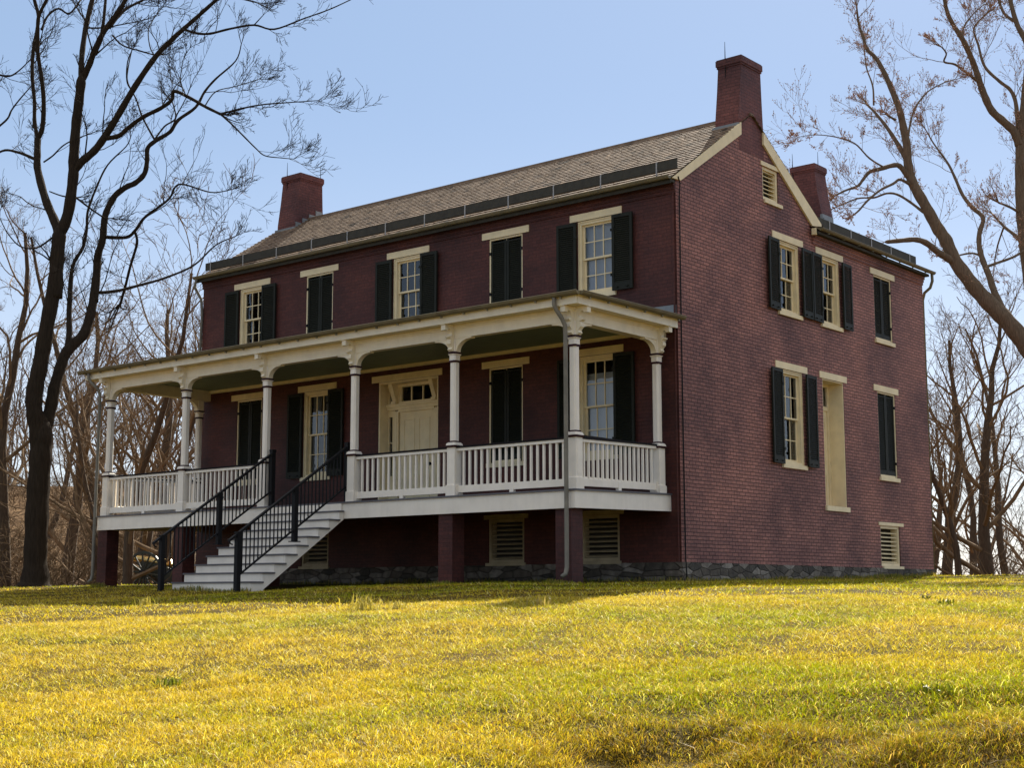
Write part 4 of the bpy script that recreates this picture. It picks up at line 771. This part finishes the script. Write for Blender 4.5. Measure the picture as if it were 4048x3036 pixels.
EDGE_LIMBS=[
[(-1.052,24.522,0.178,0.347),(-1.04,24.526,4.518,0.285),(-1.227,24.46,7.484,0.244),(-1.45,24.38,10.51,0.202),(-1.533,24.35,12.044,0.181),(-1.529,24.352,13.197,0.166),(-1.477,24.37,14.352,0.15),(-1.41,24.395,15.122,0.14),(-1.268,24.446,16.041,0.127),(-1.105,24.504,17.432,0.108),(-1.103,24.504,18.221,0.097),(-1.373,24.408,18.974,0.086),(-1.537,24.349,19.876,0.073),(-1.583,24.332,20.364,0.067)],
[(-1.484,24.368,14.508,0.153),(-1.576,24.21,14.955,0.145),(-1.847,23.974,15.341,0.137),(-2.15,23.716,15.73,0.128),(-2.309,23.503,16.255,0.119),(-2.404,23.322,16.776,0.111),(-2.513,23.095,17.443,0.1),(-2.708,22.804,18.19,0.087),(-2.952,22.522,18.796,0.076),(-3.078,22.321,19.318,0.067),(-3.088,22.138,19.972,0.057)],
[(-1.509,24.359,15.133,0.081),(-1.633,24.62,16.168,0.071),(-1.834,24.712,16.712,0.065),(-2.212,24.735,17.123,0.059),(-2.75,24.784,17.825,0.051),(-3.012,24.95,18.748,0.041),(-3.196,25.09,19.492,0.034),(-2.835,25.466,20.091,0.026)],
[(-2.406,23.321,16.737,0.056),(-2.655,22.734,17.021,0.046),(-2.848,22.29,17.213,0.039),(-3.064,21.892,17.243,0.033),(-2.904,21.722,17.449,0.028),(-2.949,21.486,17.623,0.024)],
[(-1.547,24.345,12.045,0.052),(-1.695,23.762,12.18,0.043),(-1.87,23.158,12.252,0.035)],
[(-1.499,24.362,10.895,0.079),(-1.943,24.705,11.412,0.065),(-2.422,25.009,11.859,0.051),(-2.979,25.411,12.504,0.033)],
[(-2.422,25.009,11.859,0.036),(-2.769,25.222,11.25,0.028),(-2.996,25.432,10.695,0.02)],
[(-2.708,22.804,18.19,0.04),(-2.851,23.217,18.826,0.034),(-2.754,23.818,19.468,0.025),(-2.559,24.473,20.029,0.017)],
[(-1.403,24.397,19.058,0.058),(-1.913,24.683,19.601,0.049),(-2.284,25.139,20.497,0.038)]]

traced_tree('bare_tree', FORKED_LIMBS, 'tall forked bare tree with thick dark trunk standing left of the porch', 'tree', 'bark', 11, 1.35, 2.4, 5, .0065, wg=.17, tk=.85)
traced_tree('budding_tree', LEANING_LIMBS, 'thick budding tree leaning left towards the house from beyond its right side', 'tree', 'bark3', 1, 3.3, 2.1, 5, .005, True, .13, wg=.12, twm='twig', tk=.62)
traced_tree('budding_tree', EDGE_LIMBS, 'upright budding tree at the right edge of the photo with trunk mostly cut off', 'tree', 'bark3', 1, 3.1, 2.4, 5, .005, True, .13, wg=.12, twm='twig', tk=.62)
# woodland trees: five grown kinds, then copies
def proto(name, h, spread, lean, r0, nb, label, seed, matn='bark2', low=.3):
    global rng; rng = np.random.default_rng(seed); root = empty(name); tag(root, label, 'tree', 'bare trees in the woods behind the house')
    tr = MB(); cr = MB(); n = 11; pts = [np.array([0,0,-1.0])]; d = np.array([lean, 0, 1.0]); rad = [r0*1.5]
    for i in range(n):
        d = d+rng.normal(size=3)*.10+np.array([0,0,.06]); d /= np.linalg.norm(d); pts.append(pts[-1]+d*(h*.85+1)/n); rad.append(max(.03, r0*(1-(i/n)*.85)))
    tr.tube(pts, rad, 8, .5, False); tr.build('trunk', M[matn], root, True)
    for j in range(nb):
        f = low+(1-low)*(j+rng.random())/nb; x = f*n; i = min(int(x), n-1); q = pts[i]+(pts[i+1]-pts[i])*(x-i); a = 2*math.pi*rng.random(); el = rng.uniform(.25, .95)+f*.3
        e = np.array([math.cos(a)*math.cos(el), math.sin(a)*math.cos(el), math.sin(el)]); grow(cr, q, e, spread*(1.15-.7*f)*(.7+.6*rng.random()), rad[i]*.42, 3, .07, .15, 4, (.4, .95), .0075, None, .55)
    cr.build('crown', M['twig'], root); return root
PROT = [proto('bare_tree', 17, 5.5, .05, .26, 13, '', 21), proto('bare_tree', 15, 6.5, .18, .30, 14, '', 22, 'bark2', .18), proto('bare_tree', 19, 4.5, -.1, .22, 15, '', 23),
        proto('bare_tree', 12, 6.0, .0, .24, 16, '', 24, 'bark2', .12), proto('bare_tree', 9, 4.2, .12, .13, 14, '', 25, 'bark2', .1)]
rng = np.random.default_rng(5)
used = set()
def place_tree(k, az, r, s, label, rz=None, group='bare trees in the woods behind the house'):
    p = PROT[k]
    if k in used:
        o = p.copy(); COL.objects.link(o)
        for ch in list(p.children):
            c = ch.copy(); COL.objects.link(c); c.parent = o
    else: o = p; used.add(k)
    x, y = CX+r*math.sin(R(az)), CY+r*math.cos(R(az)); o.location = (x, y, gz(x, y)); o.rotation_euler = (0, 0, rng.uniform(0, 6.28) if rz is None else rz); o.scale = (s, s, s)
    if label is None:
        for k_ in ('label',): 
            if k_ in o: del o[k_]
    else: o['label'] = label
    o['category'] = 'tree'; o['group'] = group
    return o
# (kind, azimuth, distance, scale) ; labels below say where each one stands
WOODS = [
 (0,-58.6,58,.95,'bare tree at the left edge of the photo, left of the big forked trunk'),
 (1,-56.2,66,1.0,'grey bare tree between the big forked trunk and the left end of the porch'),
 (4,-55.3,52,1.0,'small crooked bare tree just behind the left end of the porch'),
 (2,-54.6,62,.95,'slim bare tree just right of the leftmost porch column'),
 (1,-53.6,55,.85,'wide grey bare tree in the middle of the leftmost porch bay'),
 (3,-52.9,51,.95,'many limbed grey bare tree just left of the second porch column'),
 (3,-51.9,60,1.0,'many limbed bare tree behind the second porch column, close to the wall corner'),
 (0,-51.0,68,.95,'bare tree whose top peeps over the left end of the main roof'),
 (4,-54.25,48,1.35,'grey trunk seen under the porch between the left brick pier and the cannon'),
 (1,-23.2,58,.8,'wide bare tree closest to the right wall of the house'),
 (4,-22.75,52,1.0,'small bare tree second from the right wall of the house'),
 (0,-22.2,64,.75,'straight bare tree third from the right wall of the house'),
 (3,-21.6,54,1.0,'low forking many limbed bare tree between the house and the right edge'),
 (2,-20.9,60,.75,'slim bare tree whose trunk stands nearest the right edge of the photo'),
 (1,-20.0,66,.8,'wide bare tree reaching in from beyond the right edge of the photo'),
]
for k, a, r_, s, lb in WOODS: place_tree(k, a, r_, s, lb)
BACK = [(0,-58.6,84),(2,-57.0,95),(2,-55.6,88),(0,-53.2,90),(2,-51.6,92),(3,-49.5,86),(1,-24.0,84),(2,-22.6,88),(0,-21.3,82),(3,-20.0,90),(1,-19.0,78),(2,-60.5,70),(0,-62,82),(3,-63,60),(2,-17.5,70),(0,-16,60),(1,-48,80),(2,-46,90),(0,-30,84),(1,-35,90)]
for k, a, r_ in BACK: place_tree(k, a, r_, rng.uniform(.75, 1.0), 'bare tree in the far rows of woods behind the nearer trees')
o = place_tree(1, 5.5, 48, 1.0, 'wide bare tree standing off to the right of the house', .6, 'bare tree beside the side lawn')

# far wood: one brown mass of stems and brush
fw = MB(); rng = np.random.default_rng(9)
def stem(az, r, h, rad):
    x, y = CX+r*math.sin(R(az)), CY+r*math.cos(R(az)); z = gz(x, y); p = np.array([x, y, z-.3]); grow(fw, p, np.array([rng.normal()*.12, rng.normal()*.12, 1.0]), h, rad, 2, .05, .12, 6, (.3, .8), .02, None, .45, float(rng.random()))
for _ in range(100): stem(rng.uniform(-66, -46), rng.uniform(92, 175), rng.uniform(6, 13), rng.uniform(.06, .13))
for _ in range(45): stem(rng.uniform(-27, -12), rng.uniform(85, 150), rng.uniform(7, 13), rng.uniform(.06, .14))
for _ in range(110): stem(rng.uniform(-46, -27), rng.uniform(100, 160), rng.uniform(7, 14), rng.uniform(.06, .14))
M['farwood'] = toned('far_wood', [(0, (.10,.07,.045)), (1, (.24,.17,.11))], .9); o = fw.build('distant_woods', M['farwood']); tag(o, 'distant bare woods on the rising ground behind the house', 'woods', kind='stuff')
br = MB()
def bush(az, r, h, n):
    x, y = CX+r*math.sin(R(az)), CY+r*math.cos(R(az)); z = gz(x, y)
    for _ in range(n):
        p = np.array([x+rng.normal()*.9, y+rng.normal()*.9, z-.1]); d = np.array([rng.normal()*.45, rng.normal()*.45, 1.0]); grow(br, p, d/np.linalg.norm(d), h*rng.uniform(.5, 1.1), .018, 1, .0, .22, 5, (.4, 1.0), .012, None, .5, float(rng.random()))
for _ in range(330): bush(*(lambda a, q: (a, q+22 if -54.5 < a < -50.5 and q < 74 else q))(rng.uniform(-64, -47), rng.uniform(50, 120)), rng.uniform(1.2, 3.4), 10)
for _ in range(46): bush(rng.uniform(-25, -15), rng.uniform(50, 85), rng.uniform(1.0, 2.8), 8)
M['brush'] = toned('dry_brush', [(0, (.09,.055,.03)), (1, (.24,.16,.085))], .9)
o = br.build('underbrush', M['brush']); tag(o, 'tangled dry brush under the bare trees', 'brush', kind='stuff')
# ---------------- grass ----------------
rng = np.random.default_rng(3)
def blades(n, r0, r1, hmin, hmax, wd, simple, az0=-66, az1=-13, lean=(.45, 1.42), straw_only=False):
    az = np.radians(rng.uniform(az0, az1, n)); r = np.sqrt(rng.uniform(r0**2, r1**2, n)); x = CX+r*np.sin(az); y = CY+r*np.cos(az)
    cl = vnoise(x, y, .16, 2)*.6+vnoise(x, y, .5, 4)*.4; keep = rng.random(n) < np.clip(.25+cl*1.25-rough_bank(x, y)*(.9*(vnoise(x, y, .22, 13)-.38)), .08, 1)
    keep &= ~((x > -15.75) & (x < .05) & (y > -3.2) & (y < 12.4)) & ~((x > -9.1) & (x < -6.4) & (y > -5.9) & (y < -3))
    x, y = x[keep], y[keep]; n = len(x); z = ground(x, y)-.008; bank = rough_bank(x, y)
    pat = vnoise(x, y, 2.6, 6)*.5+vnoise(x, y, .8, 7)*.3+vnoise(x, y, 6.5, 8)*.35
    h = rng.uniform(hmin, hmax, n)*(.45+1.1*vnoise(x, y, .22, 5))*(1+.5*bank); wdt = wd*(.6+.8*rng.random(n))
    th = rng.uniform(0, 2*np.pi, n); ln = rng.uniform(*lean, n); lx = np.cos(th)*np.sin(ln)+.10; ly = np.sin(th)*np.sin(ln)-.12; lz = np.cos(ln)*.95+.08
    ph = rng.uniform(0, 2*np.pi, n); sx, sy = np.cos(ph)*wdt/2, np.sin(ph)*wdt/2
    tip = np.c_[x+lx*h*1.25, y+ly*h*1.25, z+.008+lz*h*.86]
    if simple: V = np.stack([np.c_[x-sx, y-sy, z], np.c_[x+sx, y+sy, z], tip], 1)
    else:
        mx, my, mz = x+lx*h*.45, y+ly*h*.45, z+.006+lz*h*.62
        V = np.stack([np.c_[x-sx, y-sy, z], np.c_[x+sx, y+sy, z], np.c_[mx+sx*.8, my+sy*.8, mz], np.c_[mx-sx*.8, my-sy*.8, mz], tip], 1)
    g = rng.random(n); straw = np.array([.68, .51, .085]); gold = np.array([.57, .45, .014]); green = np.array([.32, .36, .008]); brown = np.array([.34, .20, .03]); pale = np.array([.95, .75, .30])
    gf = np.clip((pat-.50)*3.2+.36+rng.normal(0, .22, n), 0, 1)[:, None]; c = (gold*.55+straw*.45)*(1-gf)+green*gf
    if straw_only: c = np.where((g < .8)[:, None], np.array([.93, .74, .36]), np.array([.34, .19, .06])); g = g*0+.5
    k = (g < .10)[:, None]; c = np.where(k, pale, c); k = (g > .86)[:, None]; c = np.where(k, brown, c)
    bk = (bank*rng.uniform(.1, .9, n))[:, None]; c = c*(1-bk)+np.array([.36, .21, .04])*bk; c = c*np.clip(np.exp(rng.normal(-.08, .36, n)), .3, 1.6)[:, None]; c = np.clip(c, 0, .97)
    return V, c
def edge_blades():
    xs, ys = [], []
    for x0, x1, y0, y1, n in ((-15.7,.1,-.30,-.02,2600), (.03,.32,0,12.3,3600), (-.85,-.35,-3.5,-3.2,260), (-3.85,-3.35,-3.5,-3.2,260), (-15.7,-15.1,-3.5,-3.2,260), (-9.1,-6.4,-6.05,-5.86,700)): xs.append(rng.uniform(x0, x1, n)); ys.append(rng.uniform(y0, y1, n))
    x, y = np.concatenate(xs), np.concatenate(ys); n = len(x); z = ground(x, y)-.01; h = rng.uniform(.04, .15, n)*(.3+1.1*vnoise(x, y, .5, 31)); th = rng.uniform(0, 6.28, n); ln = rng.uniform(.05, .7, n); w_ = .005
    lx, ly, lz = np.cos(th)*np.sin(ln), np.sin(th)*np.sin(ln), np.cos(ln); sx, sy = -np.sin(th)*w_, np.cos(th)*w_
    V = np.stack([np.c_[x-sx, y-sy, z], np.c_[x+sx, y+sy, z], np.c_[x+lx*h*.5+sx, y+ly*h*.5+sy, z+lz*h*.65], np.c_[x+lx*h*.5-sx, y+ly*h*.5-sy, z+lz*h*.65], np.c_[x+lx*h*1.2, y+ly*h*1.2, z+lz*h]], 1)
    return V, np.where((rng.random(n) < .5)[:, None], np.array([.42, .33, .10]), np.array([.16, .20, .03]))*rng.uniform(.6, 1.2, n)[:, None]
near = [blades(420000, 7.2, 12.5, .018, .062, .0046, False), blades(26000, 7.2, 20, .05, .11, .0055, False, lean=(1.0, 1.45), straw_only=True), edge_blades()]
far = [blades(430000, 12.5, 20, .02, .06, .0068, True), blades(170000, 20, 36, .03, .07, .013, True), blades(40000, 36, 46, .03, .07, .02, True), blades(60000, 4.5, 7.2, .02, .06, .009, True),
       blades(230000, 5, 30, .03, .075, .026, True, -100, -66), blades(210000, 5, 30, .03, .075, .026, True, -13, 18)]
def cat(ps): return np.concatenate([p[0] for p in ps]), np.concatenate([p[1] for p in ps])
Vn, Cn = cat(near); Vf, Cf = cat(far); nn, nf = len(Vn), len(Vf)
me = bpy.data.meshes.new('grass'); me.vertices.add(nn*5+nf*3); me.vertices.foreach_set('co', np.concatenate([Vn.reshape(-1), Vf.reshape(-1)]).astype(np.float32))
li = np.empty((nn, 7), np.int32); b0 = np.arange(nn)[:, None]*5; li[:, :4] = b0+np.array([0,1,2,3]); li[:, 4:] = b0+np.array([3,2,4])
me.loops.add(nn*7+nf*3); me.loops.foreach_set('vertex_index', np.concatenate([li.reshape(-1), nn*5+np.arange(nf*3)]).astype(np.int32)); me.polygons.add(nn*2+nf)
ls = np.empty((nn, 2), np.int32); ls[:, 0] = np.arange(nn)*7; ls[:, 1] = ls[:, 0]+4; me.polygons.foreach_set('loop_start', np.concatenate([ls.reshape(-1), nn*7+np.arange(nf)*3]).astype(np.int32))
cc = np.ones((nn*2+nf, 4), np.float32); cc[:nn*2, :3] = np.repeat(Cn, 2, 0); cc[nn*2:, :3] = Cf
at = me.attributes.new('blade', 'FLOAT_COLOR', 'FACE'); at.data.foreach_set('color', cc.reshape(-1))
me.update(calc_edges=True); me.validate()
def grassmat():
    m, n, b = mat('grass_blades'); out = n.nodes['Material Output']; a = nd(n, 'ShaderNodeAttribute', attribute_name='blade')
    t = nd(n, 'ShaderNodeBsdfTranslucent'); n.links.new(mixc(n, a.outputs['Color'], (1.0,.94,.42), 1, 'MULTIPLY'), t.inputs[0]); n.links.new(a.outputs['Color'], b.inputs['Base Color']); b.inputs['Roughness'].default_value = .5; b.inputs['Specular IOR Level'].default_value = .12
    x = nd(n, 'ShaderNodeMixShader'); x.inputs[0].default_value = .42; n.links.new(b.outputs[0], x.inputs[1]); n.links.new(t.outputs[0], x.inputs[2]); n.links.new(x.outputs[0], out.inputs[0]); return m
M['grass'] = grassmat(); me.materials.append(M['grass']); go = bpy.data.objects.new('grass', me); COL.objects.link(go); tag(go, 'short dry winter grass covering the lawn', 'grass', kind='stuff')
# weed tufts
def tuft(x, y, h, n, col, label, sp=.12):
    V = []; F_ = []; 
    for i in range(n):
        a = rng.uniform(0, 6.28); ln = rng.uniform(.05, .75); hh = h*rng.uniform(.5, 1.1); px, py = rng.normal()*sp*.5, rng.normal()*sp*.5; dx, dy = math.cos(a)*math.sin(ln), math.sin(a)*math.sin(ln); w_ = .007; sx, sy = -math.sin(a)*w_, math.cos(a)*w_; b = len(V)
        V += [(px-sx,py-sy,-.02),(px+sx,py+sy,-.02),(px+dx*hh*.4+sx,py+dy*hh*.4+sy,hh*.6),(px+dx*hh*.4-sx,py+dy*hh*.4-sy,hh*.6),(px+dx*hh*1.2,py+dy*hh*1.2,hh*(.95 if ln < .5 else .75))]; F_ += [(b,b+1,b+2,b+3),(b+3,b+2,b+4)]
    me = bpy.data.meshes.new('grass_tuft'); me.from_pydata(V, [], F_); at = me.attributes.new('blade', 'FLOAT_COLOR', 'FACE'); at.data.foreach_set('color', np.tile(np.array([*col, 1], np.float32), len(F_))*np.repeat(rng.uniform(.7, 1.2, n), 2).repeat(4).astype(np.float32))
    me.materials.append(M['grass']); o = bpy.data.objects.new('grass_tuft', me); COL.objects.link(o); o.location = (x, y, gz(x, y)); tag(o, label, 'grass tuft', 'taller tufts standing in the lawn')
tuft(3.05, -12.11, .24, 60, (.42,.36,.10), 'tallest pale tuft at the shadow edge in front of the brick cellar wall', .2)
tuft(3.37, -11.8, .13, 26, (.40,.34,.12), 'small pale tuft at the shadow edge just right of the tallest one')
tuft(-2.72, -11.18, .17, 40, (.42,.36,.12), 'pale tuft at the shadow edge below the bottom of the stairs')
tuft(5.36, -11.38, .15, 26, (.45,.36,.14), 'thin straw coloured tuft at the shadow edge below the corner pier')
tuft(6.64, -17.86, .10, 45, (.16,.19,.02), 'dark green tuft in the sunny lawn below the stairs')
tuft(8.83, -8.11, .07, 30, (.07,.08,.02), 'dark tuft on the lawn near the right end, the left one of two', .09)
tuft(9.45, -8.93, .07, 30, (.07,.09,.02), 'dark tuft on the lawn near the right end, the right one of two', .09)
tuft(12.35, -15.85, .085, 40, (.15,.18,.02), 'green tuft on the trampled brown bank at the lower right', .15)
